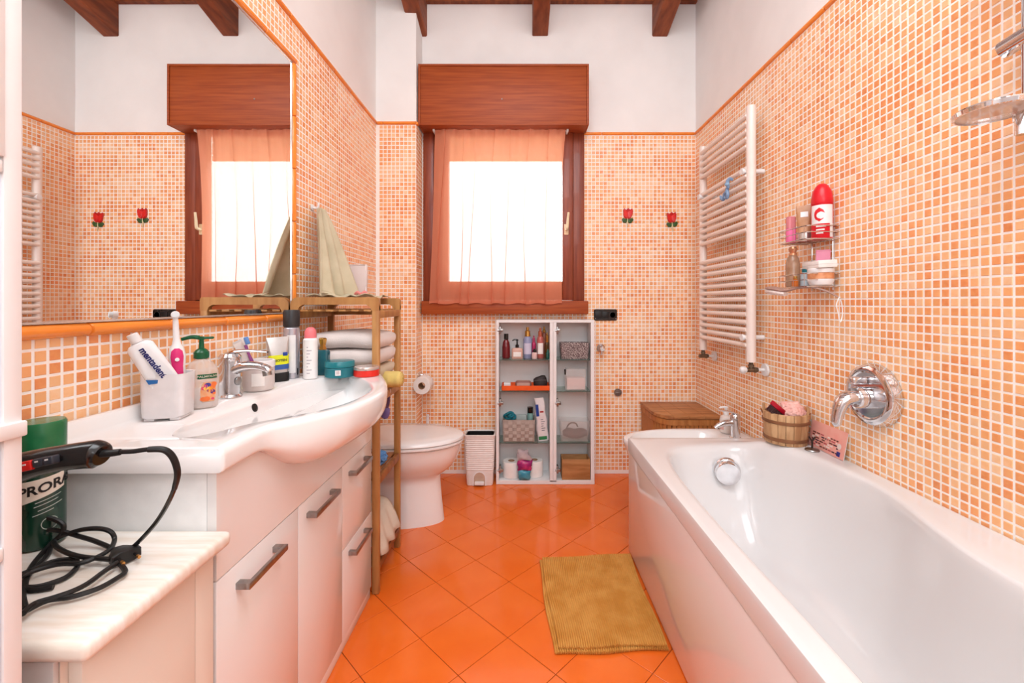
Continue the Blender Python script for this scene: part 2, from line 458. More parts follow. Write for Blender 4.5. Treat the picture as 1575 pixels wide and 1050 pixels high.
for a in ((-mh, mh, 0, .004), (-mh, mh, mz - .004, mz), (-mh, -mh + .004, 0, mz), (mh - .004, mh, 0, mz)):
    mb.box(0.0005, .009, *a)
obj('mirror_rim', mb, silver_trim, mr_root)

# window ------------------------------------------------------------------
win = T('window_1', None, None, (0, YB, WZ0)); win['kind'] = 'structure'
def wpart(name, mb, m, parent=None): return obj(name, mb, m, parent or win)
z0, z1 = 0, WZ1 - WZ0
fx0, fx1 = PX(652, YB), PX(898, YB)
mb = MB(); mb.rbox(fx0, fx0 + .066, -.02, .06, 0, z1, .003); wpart('frame_jamb', mb, woodv_m)
mb = MB(); mb.rbox(fx1 - .070, fx1, -.02, .06, 0, z1, .003); wpart('frame_jamb', mb, woodv_m)
mb = MB(); mb.rbox(fx0 + .066, fx1 - .07, -.015, .06, z1 - .10, z1, .003); wpart('frame_head', mb, wood_m)
sash = T('sash', None, None); sash.parent = win
sx0, sx1 = fx0 + .066, fx1 - .070
zs0, zs1 = .004, z1 - .10
gz0, gz1 = PZ(433, YB) - WZ0, PZ(240, YB) - WZ0
mb = MB(); mb.rbox(sx0 + .001, sx0 + .095, -.028, .03, zs0, zs1, .004); obj('sash_stile', mb, woodv_m, sash)
mb = MB(); mb.rbox(sx1 - .068, sx1 - .001, -.028, .03, zs0, zs1, .004); obj('sash_stile', mb, woodv_m, sash)
mb = MB(); mb.rbox(sx0 + .095, sx1 - .068, -.027, .03, zs0, gz0, .004); obj('sash_rail', mb, wood_m, sash)
mb = MB(); mb.rbox(sx0 + .095, sx1 - .068, -.027, .03, zs1 - .02, zs1, .004); obj('sash_rail', mb, wood_m, sash)
mb = MB(); mb.box(sx0 + .09, sx1 - .064, .002, .006, gz0 - .005, zs1 - .018); obj('pane', mb, glass, sash)
# rolled shutter hanging down behind the top of the glass, slats one by one
shut = bpy.data.materials.new('shutter_slat'); shut.use_nodes = True
_N = shut.node_tree.nodes; _L = shut.node_tree.links; _t = _N.new('ShaderNodeBsdfTranslucent'); _t.inputs[0].default_value = (*lin((236, 206, 176)), 1)
_x = _N.new('ShaderNodeMixShader'); _x.inputs[0].default_value = .5; _N['Principled BSDF'].inputs['Base Color'].default_value = (*lin((240, 216, 192)), 1)
_L.new(_N['Principled BSDF'].outputs[0], _x.inputs[1]); _L.new(_t.outputs[0], _x.inputs[2]); _L.new(_x.outputs[0], _N['Material Output'].inputs[0])
for k in range(5):
    mb = MB(); mb.rbox(sx0 + .02, sx1 - .02, .10, .115, gz1 + k * .042, gz1 + .040 + k * .042, .005); wpart('shutter_slat', mb, shut)
hd = T('handle', None, None, (PX(871, YB - .03), -.03, PZ(350, YB - .03) - WZ0)); hd.parent = win
cream = mat('cream_enamel', (240, 222, 184), .3)
mb = MB(); mb.rbox(-.014, .014, -.006, .002, -.045, .022, .005); obj('handle_plate', mb, cream, hd)
mb = MB(); mb.tube([(0, -.004, -.012), (0, -.035, -.012), (0.002, -.042, .0), (.006, -.042, .05), (.010, -.042, .088)], [.009, .009, .009, .008, .007], 10); obj('lever', mb, cream, hd)
# window board
mb = MB(); mb.rbox(PX(648, 2.72), PX(905, 2.72), -.07, .03, PZ(483, 2.72) - WZ0, -.001, .005); wpart('window_sill', mb, wood_m)
# reveal lining outside
mb = MB(); mb.box(WX0 - .0, WX0 + .012, .06, .21, 0, z1); mb.box(WX1 - .012, WX1, .06, .21, 0, z1); mb.box(WX0, WX1, .06, .21, -.0, .012)
wpart('reveal', mb, plaster)
# roller shutter box
bx0, bx1, by0, bz0, bz1 = PX(642, 2.64) + .004, PX(906, 2.64), 2.64, PZ(192, 2.64), PZ(98, 2.64)
sb = T('shutter_box', 'reddish brown wooden roller shutter box above the window', 'shutter box', ((bx0 + bx1) / 2, by0, bz0))
hw = (bx1 - bx0) / 2; hb = bz1 - bz0
mb = MB(); mb.rbox(-hw + .012, hw - .012, .006, .018, .012, hb - .012, .002); obj('front_panel', mb, wood_m, sb)
for a in ((-hw, hw, 0, YB - by0 - .001, hb - .012, hb), (-hw, -hw + .012, 0, YB - by0 - .001, 0, hb - .012), (hw - .012, hw, 0, YB - by0 - .001, 0, hb - .012)):
    mb = MB(); mb.rbox(*a, .0015); obj('casing_board', mb, wood_m, sb)
mb = MB(); mb.rbox(-hw + .012, hw - .012, 0.0, YB - by0 - .001, 0, .012, .0015); obj('bottom_board', mb, wood_m, sb)
mb = MB(); mb.lathe([(.0045, 0), (.0045, .002), (.002, .004)], seg=10).xf(TR((-.01, .006, hb * .43)) @ ROT(PI / 2, 'X')); obj('screw', mb, steel, sb)

# curtain ------------------------------------------------------------------
sheer = bpy.data.materials.new('sheer_curtain'); sheer.use_nodes = True
nt = sheer.node_tree; N = nt.nodes; L = nt.links
N.remove(N['Principled BSDF'])
tr = N.new('ShaderNodeBsdfTransparent'); tl = N.new('ShaderNodeBsdfTranslucent'); df = N.new('ShaderNodeBsdfDiffuse')
nn = N.new('ShaderNodeTexNoise'); nn.inputs['Scale'].default_value = 400
cr = N.new('ShaderNodeValToRGB'); cr.color_ramp.elements[0].color = (*lin((240, 150, 116)), 1); cr.color_ramp.elements[1].color = (*lin((246, 166, 132)), 1)
L.new(nn.outputs['Fac'], cr.inputs[0]); L.new(cr.outputs[0], tl.inputs[0]); L.new(cr.outputs[0], df.inputs[0])
tr.inputs[0].default_value = (1, .93, .9, 1)
m1 = N.new('ShaderNodeMixShader'); m1.inputs[0].default_value = .40
m2 = N.new('ShaderNodeMixShader'); m2.inputs[0].default_value = .78
L.new(df.outputs[0], m1.inputs[1]); L.new(tl.outputs[0], m1.inputs[2]); L.new(tr.outputs[0], m2.inputs[1]); L.new(m1.outputs[0], m2.inputs[2])
L.new(m2.outputs[0], N['Material Output'].inputs[0])
YC = YB - .082
cur = T('window_curtain', 'sheer orange-pink curtain gathered on a rod over the window', 'curtain', (0, YC, PZ(200, YC)))
Hc = PZ(200, YC) - PZ(467, YC)
mb = MB(); NX, NZ = 160, 30; grid = []
rnd = random.Random(5)
fold = [(rnd.uniform(0, 1), rnd.uniform(.004, .012), rnd.uniform(.012, .03)) for _ in range(10)]
deep = [.07, .23, .31, .46, .58, .72, .88]
for j in range(NZ + 1):
    t = j / NZ; z = .004 - t * (Hc + .004)
    xl = PX(669 - 8 * t, YC); xr = PX(870 - 6 * t - 8 * math.sin(t * PI) * .6, YC)
    row = []
    for i in range(NX + 1):
        s = i / NX
        y = .004 * math.sin(s * 75) * (1 - .7 * min(1, t * 3)) + .004 * math.sin(s * 31 + 1 + t)
        for c in deep:
            d = (s - c - .008 * math.sin(t * 5 + c * 20)) / .014
            y -= .020 * math.exp(-d * d) * (.35 + .65 * t)
        y += .003 * math.sin(s * 140 + 2) * (1 if t < .06 else .25)
        x = xl + (xr - xl) * s + .006 * math.sin(s * 24 + t * 4) * t
        for c in deep:
            d = (s - c - .008 * math.sin(t * 5 + c * 20)) / .014
            x -= .020 * d * math.exp(-d * d) * (.5 + .5 * t)
        row.append((x, y, z + (.004 * math.sin(s * 40) if j == NZ else 0)))
    grid.append(row)
mb.rings(grid, False, False, closed=False)
obj('curtain_cloth', mb, sheer, cur, angle=180, fix=False)
mb = MB(); hem = [(grid[-1][i][0], grid[-1][i][1], grid[-1][i][2] + .002) for i in range(0, NX + 1, 2)]
mb.rings([[(x, y - .0006, z) for x, y, z in hem], [(x, y - .0006, z + .016) for x, y, z in hem]], False, False, closed=False)
obj('hem', mb, sheer, cur, fix=False)
mb = MB(); mb.cyl((PX(667, YC), .012, 0), (PX(874, YC), .012, 0), .0035, 8); obj('rod', mb, white_p, cur)
for xx in (667, 873):
    mb = MB(); mb.rbox(PX(xx, YC) - .006, PX(xx, YC) + .006, -.004, YB - YC - .03, -.008, .008, .002); obj('rod_bracket', mb, white_p, cur)

# =================================================================== LARGE FURNITURE
def sm(t): t = max(0, min(1, t)); return t * t * (3 - 2 * t)
def interp(tab, x):
    if x <= tab[0][0]: return tab[0][1]
    for (a, b), (c, d) in zip(tab, tab[1:]):
        if x <= c: return b + (d - b) * (x - a) / (c - a)
    return tab[-1][1]
def interp_s(tab, x):
    pts = [Vector((a, b, 0)) for a, b in tab]; o, _ = spline(pts, [0] * len(pts), 6)
    return interp([(p.x, p.y) for p in o], x)

# bathtub ------------------------------------------------------------------
TX0, TX1, TY0, TY1, TH = .475, XR - .0028, .13, 1.92, .50
tub = T('bathtub', 'long white bathtub with glossy front panel along the right wall', 'bathtub', ((TX0 + TX1) / 2, (TY0 + TY1) / 2, 0))
ox, oy = tub.location.x, tub.location.y
def rimh(x, y): return TH + .052 * sm((x - .72) / .25) * sm((1.88 - y) / .20)
open_pts = [(.752, 1.83), (.86, 1.835), (.935, 1.80), (.988, 1.70), (1.037, 1.58), (1.060, 1.45), (1.066, 1.33), (1.048, 1.2), (1.005, 1.06), (.975, .93), (.965, .78),
            (.965, .5), (.94, .32), (.85, .23), (.68, .23), (.56, .31), (.527, .5), (.525, .8), (.522, 1.1), (.526, 1.4), (.542, 1.6), (.575, 1.735), (.64, 1.805)]
pts, _ = spline([Vector((a, b, 0)) for a, b in open_pts], [0] * len(open_pts), 6, True)
cx, cy = .79, 1.03
def outer(dx, dy):
    k = 1e9
    if dx > 1e-9: k = min(k, (TX1 - cx) / dx)
    if dx < -1e-9: k = min(k, (TX0 - cx) / dx)
    if dy > 1e-9: k = min(k, (TY1 - cy) / dy)
    if dy < -1e-9: k = min(k, (TY0 - cy) / dy)
    return (cx + dx * k, cy + dy * k)
corners = [(TX0, TY0), (TX1, TY0), (TX1, TY1), (TX0, TY1)]
outs = [outer(p.x - cx, p.y - cy) for p in pts]
for c in corners:   # snap the nearest ray onto each corner so that the outline keeps it
    i = min(range(len(outs)), key=lambda k: (outs[k][0] - c[0]) ** 2 + (outs[k][1] - c[1]) ** 2); outs[i] = c
def ring(k, z, rel=None): return k
rings = []
n = len(pts)
def O(i, inset, z):
    x, y = outs[i]; x = max(TX0 + inset, min(TX1 - (inset if False else 0), x)); y = max(TY0 + inset, min(TY1 - inset, y)); return (x - ox, y - oy, z(x, y) if callable(z) else z)
rings.append([O(i, .012, lambda x, y: TH - .058) for i in range(n)])
rings.append([O(i, 0, lambda x, y: TH - .058) for i in range(n)])
rings.append([O(i, 0, lambda x, y: rimh(x, y) - .012) for i in range(n)])
rings.append([O(i, .003, lambda x, y: rimh(x, y) - .003) for i in range(n)])
rings.append([O(i, .012, lambda x, y: rimh(x, y)) for i in range(n)])
for k in (.25, .5, .75):
    r = []
    for i in range(n):
        xo, yo, _z = O(i, .012, 0); xo += ox; yo += oy; x = xo + (pts[i].x - xo) * k; y = yo + (pts[i].y - yo) * k; r.append((x - ox, y - oy, rimh(x, y)))
    rings.append(r)
BOT = .13
prof = [(0.0, 0.0), (.035, .004), (.055, .018), (.075, .06), (.10, .16), (.13, .30), (.17, .45), (.24, .62), (.33, .80), (.46, .93), (.65, .99), (.85, 1.0)]
for k, d in prof:
    r = []
    for i in range(n):
        x = pts[i].x + (cx - pts[i].x) * k; y = pts[i].y + (cy - pts[i].y) * (k * .75 if k < .5 else k * .75 + (k - .5) * .5)
        h0 = rimh(pts[i].x, pts[i].y); r.append((x - ox, y - oy, h0 - (h0 - BOT) * d))
    rings.append(r)
mb = MB(); mb.rings(rings, False, True)
obj('basin', mb, acrylic, tub, angle=50)
mb = MB(); mb.rbox(TX0 + .002, TX0 + .022, TY0 + .002, TY1 - .002, .006, TH - .062, .004).xf(TR((-ox, -oy, 0))); obj('front_panel', mb, panel_gloss, tub)
mb = MB(); mb.rbox(TX0 + .024, TX1 - .02, TY1 - .022, TY1 - .004, .006, TH - .062, .003).xf(TR((-ox, -oy, 0))); obj('end_panel', mb, white_gloss, tub)
ovf = T('overflow_knob', None, None); ovf.parent = tub
oxx, oyy, ozz = P3(1117, 722, 1.755)
ovf.location = (oxx - ox, oyy - oy, ozz); ovf.rotation_euler = (math.radians(97), 0, math.radians(-14))
mb = MB(); mb.lathe([(.0, 0), (.052, 0), (.053, .006), (.050, .014), (.047, .016)], seg=40); obj('base_ring', mb, chrome, ovf)
mb = MB(); mb.lathe([(.040, .016), (.046, .018), (.047, .034), (.044, .040), (.0, .042)], seg=40); obj('knob', mb, chrome, ovf)

# bath mixer on the wall ------------------------------------------------------------------
mx_y = 1.372
bm_ = T('bath_mixer', 'round chrome bath mixer plate with lever on the right wall above the tub', 'mixer', (XR - .0025, mx_y, PZ(607, mx_y)))
bm_.rotation_euler = (0, -PI / 2, 0)
bm_.rotation_euler = Euler((0, -PI / 2, 0))
mb = MB(); mb.lathe([(.099, 0), (.100, .006), (.092, .026), (.084, .031), (.074, .031), (.070, .027), (.02, .027)], seg=48); obj('cover_plate', mb, chrome, bm_)
# local frame: +z = away from wall, +x = world +z, y = world y
mb = MB(); mb.lathe([(.034, .026), (.034, .060), (.030, .068), (.0, .070)], seg=32).xf(TR((-.008, 0, 0))); obj('hub', mb, chrome, bm_)
mb = MB(); mb.rbox(.020, .044, -.012, .012, .027, .075, .007, 3).xf(TR((.012, .006, 0))); obj('diverter', mb, chrome, bm_)
mb = MB(); mb.tube([(-.008, 0, .055), (-.010, 0.002, .088), (-.028, .004, .106), (-.062, .006, .116), (-.092, .006, .120), (-.100, .006, .119)], [.025, .026, .024, .020, .016, .006], 18, flat=.8); obj('lever', mb, chrome, bm_)

# bidet ------------------------------------------------------------------
BY, BH = 2.095, .440
bid = T('bidet', 'white ceramic bidet behind the far end of the bathtub', 'bidet', (.82, BY, 0))
def egg(xa, xb, hw, n=48, e=2.3, shift=.0):
    """outline from flat wall end xa to rounded tip xb"""
    out = []; c = xa + (xb - xa) * .45
    for i in range(n):
        t = 2 * PI * i / n; ct, st = math.cos(t), math.sin(t)
        if ct >= 0: x = c + (xb - c) * ct; y = hw * st
        else:
            x = c + (xa - c) * (-1 if True else 0) * -(abs(ct) ** (2 / 5)) if False else c + (xa - c) * abs(ct) ** .35
            y = hw * (abs(st) ** .55) * (1 if st > 0 else -1) if abs(st) > 1e-6 else 0
        out.append((x, y))
    return out
def eggring(xa, xb, hw, z, n=48): return [(x, y, z) for x, y in egg(xa, xb, hw, n)]
# wall end at +x (right wall), tip towards -x : mirror x
bxl = lambda x: x - .82
xa, xb = bxl(XR - .006), bxl(.497)
mb = MB()
mb.rings([eggring(xa, bxl(.60), .10, 0), eggring(xa, bxl(.61), .10, .02), eggring(xa, bxl(.64), .09, .14), eggring(xa, bxl(.62), .105, .22), eggring(xa, bxl(.56), .14, .30),
          eggring(xa, bxl(.515), .166, .37), eggring(xa, xb + .003, .172, .415), eggring(xa, xb, .173, .43), eggring(xa, xb + .004, .170, .438), eggring(xa, xb + .014, .162, .440),
          eggring(bxl(.99), xb + .036, .142, .438), eggring(bxl(.975), xb + .045, .134, .425), eggring(bxl(.95), xb + .07, .115, .36), eggring(bxl(.90), xb + .13, .07, .31), eggring(bxl(.85), xb + .17, .03, .30)])
obj('bowl', mb, ceramic, bid, angle=50)
bt = T('bidet_tap', 'small chrome mixer tap on the bidet', 'tap', (1.035, BY + .0, BH + .0005))
mb = MB(); mb.lathe([(.026, 0), (.026, .004), (.021, .008), (.021, .085), (.023, .090), (.023, .108), (.018, .116), (0, .118)], seg=24); obj('body', mb, chrome, bt)
mb = MB(); mb.tube([(0, 0, .070), (-.04, 0, .074), (-.075, 0, .064), (-.085, 0, .056)], [.016, .015, .012, .011], 14); obj('spout', mb, chrome, bt)
mb = MB(); mb.cyl((-.076, 0, .068), (-.097, 0, .050), .009, 14); obj('aerator', mb, chrome, bt)
mb = MB(); mb.tube([(0.005, 0, .116), (-.02, 0, .126), (-.055, 0, .132), (-.085, 0, .134)], [.012, .010, .008, .006], 12, flat=.5); obj('lever', mb, chrome, bt)
sp = T('soap_pump_bottle', 'small white pump bottle standing beside the bidet tap', 'pump bottle', (1.035, BY + .095, BH + .0005))
wb = mat('white_bottle', (236, 226, 220), .3)
mb = MB(); mb.lathe([(.026, 0), (.030, .004), (.030, .062), (.026, .078), (.012, .088), (.012, .092)], seg=24); obj('bottle', mb, wb, sp)
mb = MB(); mb.lathe([(.013, .090), (.013, .102), (.005, .104), (.005, .120), (.010, .122), (.010, .130), (0, .132)], seg=16); mb.tube([(0, 0, .127), (-.022, 0, .127), (-.034, 0, .122)], [.006, .005, .004], 8); obj('pump', mb, white_p, sp)
mb = MB(); mb.rings([[(.0303 * math.cos(a), .0303 * math.sin(a), z) for a in [PI * .75 + PI * .5 * k / 8 for k in range(9)]] for z in (.018, .055)], False, False, closed=False)
obj('label', mb, mat('pink_label', (232, 186, 176), .5), sp, fix=False)

# corner hamper ------------------------------------------------------------------
hb_ = T('laundry_hamper', 'bamboo laundry hamper with lid in the far right corner', 'hamper', (.94, 2.58, 0))
ham_w = mat('hamper_slat', (200, 136, 76), .5, c2=(166, 102, 52), nscale=5, stretch=(9, 9, 1), bump=.15)
ham_l = mat('hamper_lid', (196, 136, 86), .5, c2=(154, 96, 54), nscale=5, stretch=(1, 12, 9), bump=.15)
hx0, hx1, hy0, hy1 = PX(990, 2.72) - .94, XR - .004 - .94, 2.425 - 2.58, YB - .008 - 2.58
def corner_outline(g=0.0, k=6):
    pts = [(hx1 - g, hy1 - g), (hx0 + g, hy1 - g), (hx0 + g, hy0 + .14)]
    for i in range(1, k): a = PI / 2 * i / k; pts.append((hx0 + g + .09 * (1 - math.cos(a)) * 1, hy0 + .14 - .14 * math.sin(a) + g))
    pts += [(hx0 + .09, hy0 + g), (hx1 - g, hy0 + g)]
    return pts
HH = .442
mb = MB(); mb.prism(corner_outline(.012), HH - .02).xf(TR((0, 0, .002))); obj('inner_liner', mb, mat('hamper_inside', (120, 76, 44), .8), hb_)
ol = corner_outline(.0); ol = ol[::-1]; segs_ = []
# walk along front outline and set vertical slats
path = [Vector((*p, 0)) for p in corner_outline(.004)][1:]
acc = []
for a, b in zip(path, path[1:]):
    n_ = max(1, int((b - a).length / .004))
    for k in range(n_): acc.append(a + (b - a) * k / n_)
s_ = 0; last = acc[0]; dist = 0; marks = [acc[0]]
for p in acc:
    dist += (p - last).length; last = p
    if dist >= .0235: marks.append(p); dist = 0
first = None
for a, b in zip(marks, marks[1:]):
    c = (a + b) / 2; d = (b - a); ang = math.atan2(d.y, d.x)
    if first is None:
        o = obj('slat', MB().rbox(-.0108, .0108, -.004, .004, .03, HH - .03, .002, 1), ham_w, hb_); first = o
    else: o = bpy.data.objects.new('slat', first.data); COL.objects.link(o); o.parent = hb_
    o.location = (c.x, c.y, 0); o.rotation_euler = (0, 0, ang)
for z0_, z1_, nm in ((0, .034, 'base_rim'), (HH - .034, HH - .002, 'top_rim')):
    mb = MB(); mb.prism(corner_outline(-.002), z1_ - z0_).xf(TR((0, 0, z0_))); obj(nm, mb, ham_w, hb_)
for k in range(4):   # lid boards
    xa_ = hx0 - .005 + (hx1 - hx0 + .005) * k / 4; xb_ = hx0 - .005 + (hx1 - hx0 + .005) * (k + 1) / 4 - .0015
    q = [p for p in corner_outline(-.006)]
    q = [(min(x, hx1), min(y, hy1)) for x, y in q]
    for ax, v, less in ((0, xa_, False), (0, xb_, True)): q = clip(q, ax, v, less)
    if len(q) > 2:
        mb = MB(); mb.prism(q, .018, inset=.002).xf(TR((0, 0, HH + .002))); obj('lid_board', mb, ham_l, hb_)

# toilet ------------------------------------------------------------------
tlt = T('toilet', 'white ceramic toilet with closed lid against the left wall', 'toilet', (-.60, 2.20, 0))
tx = lambda x: x + .60
xa = tx(XL + .006)
mb = MB()
mb.rings([eggring(xa, tx(-.383), .104, 0), eggring(xa, tx(-.384), .104, .012), eggring(xa, tx(-.394), .098, .10), eggring(xa, tx(-.403), .094, .20), eggring(xa, tx(-.402), .096, .232),
          eggring(xa, tx(-.378), .112, .248), eggring(xa, tx(-.345), .138, .275), eggring(xa, tx(-.318), .160, .315), eggring(xa, tx(-.303), .174, .355), eggring(xa, tx(-.298), .180, .388), eggring(xa, tx(-.305), .174, .394)])
obj('bowl', mb, ceramic, tlt, angle=50)
mb = MB(); mb.rings([eggring(tx(-.80), tx(-.292), .184, .396), eggring(tx(-.80), tx(-.286), .189, .400), eggring(tx(-.80), tx(-.286), .189, .408), eggring(tx(-.80), tx(-.292), .184, .411)]); obj('seat', mb, white_gloss, tlt, angle=50)
mb = MB(); mb.rings([eggring(tx(-.80), tx(-.290), .186, .413), eggring(tx(-.80), tx(-.284), .191, .417), eggring(tx(-.80), tx(-.286), .189, .427), eggring(tx(-.80), tx(-.30), .178, .434), eggring(tx(-.77), tx(-.36), .12, .437)]); obj('lid', mb, white_gloss, tlt, angle=50)
mb = MB(); mb.rbox(tx(-.82), tx(-.79), -.10, .10, .396, .425, .008); obj('hinge', mb, white_p, tlt)
# toilet paper
tp = T('paper_holder', 'chrome toilet paper holder on the side of the boxed column', 'paper holder', (CX1 + .0016, 2.70, PZ(577, 2.70)))
mb = MB(); mb.lathe([(.020, 0), (.020, .005), (.012, .009), (.009, .03)], seg=20).xf(ROT(PI / 2, 'Y')); obj('wall_mount', mb, chrome, tp)
mb = MB(); mb.tube([(.012, 0, 0), (.035, 0, .004), (.052, -.002, -.008), (.055, -.002, -.04), (.052, -.002, -.048), (.049, -.05, -.050), (.049, -.10, -.050)], .0045, 8); obj('arm', mb, chrome, tp)
tr_ = T('toilet_roll', 'toilet paper roll hanging on the chrome holder by the toilet', 'toilet roll', (PX(650, 2.60), 2.575, PZ(591, 2.60) - .004))
paper = mat('paper', (244, 238, 234), .9, bump=.1)
mb = MB(); mb.rings([[(r * math.cos(2 * PI * i / 40), y, r * math.sin(2 * PI * i / 40)) for i in range(40)] for r, y in ((.021, 0), (.050, 0), (.052, .004), (.052, .094), (.050, .098), (.021, .098))], False, False)
obj('paper', mb, paper, tr_)
mb = MB(); mb.rings([[(r * math.cos(2 * PI * i / 40), y, r * math.sin(2 * PI * i / 40)) for i in range(40)] for r, y in ((.021, -.001), (.0185, -.001), (.0185, .099), (.021, .099), (.021, -.001))], False, False)
obj('cardboard_core', mb, mat('cardboard', (176, 136, 104), .8), tr_)
tbh = T('toilet_brush', 'white toilet brush handle rising behind the toilet', 'toilet brush', (PX(658, 2.66), 2.66, 0))
mb = MB(); mb.lathe([(.045, 0), (.048, .01), (.050, .18), (.046, .19), (.015, .195)], seg=24); obj('holder', mb, white_p, tbh)
mb = MB(); mb.cyl((0, 0, .19), (0, 0, PZ(637, 2.66)), .008, 10); obj('handle', mb, white_p, tbh)
# bin ------------------------------------------------------------------
bn = T('pedal_bin', 'small white woven-look pedal bin between toilet and open cabinet', 'bin', (PX(738.5, 2.64), 2.655, 0))
binm = mat('bin_white', (242, 236, 232), .4)
def rrect(hx, hy, r, z, n=6, cx=0, cy=0):
    out = []
    for sx_, sy_, a0 in ((1, 1, 0), (-1, 1, PI / 2), (-1, -1, PI), (1, -1, 3 * PI / 2)):
        for k in range(n + 1):
            a = a0 + PI / 2 * k / n; out.append((cx + sx_ * (hx - r) + r * math.cos(a), cy + sy_ * (hy - r) + r * math.sin(a), z))
    return out
bw = .5 * 47 * 2.62 / F
rg = [rrect(bw - .014, .052, .018, .001), rrect(bw - .012, .055, .02, .012)]
for k in range(16):
    z = .09 + k * .0125; g = bw - .010 + .010 * (z / .3)
    rg += [rrect(g - .0018, .057 + .006 * z / .3, .02, z), rrect(g, .059 + .006 * z / .3, .02, z + .0035), rrect(g, .059 + .006 * z / .3, .02, z + .009)]
rg += [rrect(bw + .001, .066, .02, .292), rrect(bw + .002, .067, .02, .302), rrect(bw - .004, .060, .018, .304), rrect(bw - .008, .056, .018, .295), rrect(bw - .012, .052, .018, .05)]
mb = MB(); mb.rings(rg); obj('body', mb, binm, bn, angle=25)
mb = MB(); mb.rings([rrect(bw - .0085, .0555, .018, .27), rrect(bw - .0085, .0555, .018, .2955), rrect(bw - .012, .052, .018, .2955), rrect(bw - .016, .048, .016, .10)], False, True); obj('liner', mb, black_r, bn)
mb = MB(); pts_ = [(0.036 * math.cos(PI * k / 10), -.060, .046 + .036 * math.sin(PI * k / 10)) for k in range(11)]
mb.rings([[(x, -.0615, z) for x, y, z in [(.041, 0, .004)] + [(p[0] * 1.13, 0, p[2] + (.004 if p[2] > .05 else 0)) for p in pts_] + [(-.041, 0, .004)]],
          [(x, -.0615, z) for x, y, z in [(.0335, 0, .004)] + [(p[0] * .93, 0, p[2]) for p in pts_] + [(-.0335, 0, .004)]]], False, False, closed=False)
obj('arch_trim', mb, white_p, bn, fix=False)
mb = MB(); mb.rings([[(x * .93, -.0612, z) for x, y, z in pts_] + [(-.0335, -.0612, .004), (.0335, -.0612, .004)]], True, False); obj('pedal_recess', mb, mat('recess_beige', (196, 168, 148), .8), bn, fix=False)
mb = MB(); mb.rbox(-.028, .028, -.080, -.055, .012, .030, .004); obj('pedal', mb, white_p, bn)

# open cabinet on the floor against the back wall -------------------------------------------------
CYF, CYB = 2.618, YB - .004
K0, K1 = PX(763.2, CYF), PX(914.5, CYF); KT = PZ(492, CYF)
cab = T('open_wall_cabinet', 'white doorless cabinet of glass shelves standing on the floor under the window', 'cabinet', ((K0 + K1) / 2, (CYF + CYB) / 2, 0))
kx, ky = cab.location.x, cab.location.y
kd0, kd1 = PX(845.8, CYF), PX(856, CYF)
def cpart(name, b, m, r=.001, parent=None):
    mb = MB(); mb.rbox(*b, r, 1).xf(TR((-kx, -ky, 0))); return obj(name, mb, m, parent or cab)
cpart('side_panel', (K0, K0 + .016, CYF, CYB, 0.001, KT), white_matt)
cpart('side_panel', (K1 - .022, K1, CYF, CYB, 0.001, KT), white_matt)
cpart('divider', (kd0, (kd0 + kd1) / 2 - .0005, CYF, CYB - .006, .016, KT - .016), white_matt)
cpart('divider', ((kd0 + kd1) / 2 + .0005, kd1, CYF, CYB - .006, .016, KT - .016), white_matt)
cpart('top_panel', (K0 + .016, K1 - .022, CYF, CYB, KT - .016, KT), white_matt)
cpart('bottom_panel', (K0 + .016, K1 - .022, CYF, CYB, 0.001, .024), white_matt)
cpart('back_panel', (K0 + .016, K1 - .022, CYB - .005, CYB, .024, KT - .016), white_matt)
sh_z = [PZ(y, CYF) for y in (552.9, 601.6, 681)]
LX0, LX1, RX0, RX1 = K0 + .0175, kd0 - .001, kd1 + .001, K1 - .0235
shelfglass = mat('shelf_glass', (196, 226, 216), .05, c2=(188, 220, 210), trans=.9)
for z in sh_z:
    for a, b in ((LX0, LX1), (RX0, RX1)):
        cpart('glass_shelf', (a, b, CYF + .006, CYB - .006, z - .005, z), shelfglass, .0006)
for px_, pys in ((764.5, (508, 513)), (765, (620, 620)), (765, (723, 723)), (854.5, (508, 513)), (855, (620, 620)), (855, (723, 723))):
    z = PZ(pys[0], CYF); x0_ = (K0 + .0165 if px_ < 800 else kd1 + .0005)
    hg = T('hinge', None, None, (x0_ - kx, CYF - ky, z)); hg.parent = cab
    mb = MB(); mb.rbox(0, .012, .004, .05, -.022, .022, .003); obj('hinge_plate', mb, steel, hg)
    mb = MB(); mb.rbox(.0, .026, -.004, .012, -.010, .010, .003); mb.cyl((-.010, .004, 0), (.014, .004, 0), .008, 10); obj('hinge_arm', mb, steel, hg)

# vanity ------------------------------------------------------------------
VX0, VX1, VY0, VY1, VT = XL + .003, -.552, .792, 1.616, .783
van = T('vanity_unit', 'glossy white vanity cabinet of doors and drawers under the washbasin', 'vanity', (-.71, 1.204, 0))
def vp(name, b, m, r=.0015, parent=None, seg=2):
    mb = MB(); mb.rbox(*b, r, seg).xf(TR((.71, -1.204, 0))); return obj(name, mb, m, parent or van)
vp('side_panel', (VX0, VX1 - .018, VY0, VY0 + .016, .02, VT), mat('vanity_side', (238, 238, 237), .35))
vp('side_panel', (VX0, VX1 - .018, VY1 - .016, VY1, .02, VT), white_matt)
vp('carcass', (VX0 + .002, VX1 - .019, VY0 + .017, VY1 - .017, .04, VT - .105), white_matt)
vp('plinth', (VX0, VX1 - .004, VY0 + .002, VY1 - .002, 0.001, .036), white_gloss)
SEAM = .583
def under_bump(y): return sm((y - .885) / .19) * sm((1.66 - y) / .30)
fy = [VY0 + (VY1 - VY0) * k / 40 for k in range(41)]
top_ = [(y, .7842 - .084 * under_bump(y)) for y in fy]
mb = MB(); poly_ = [(VY1, SEAM + .0015), (VY0, SEAM + .0015)] + top_
mb.rings([[(VX1 - .017, y, z) for y, z in poly_], [(VX1, y, z) for y, z in poly_]]).xf(TR((.71, -1.204, 0))); obj('fascia', mb, white_gloss, van)
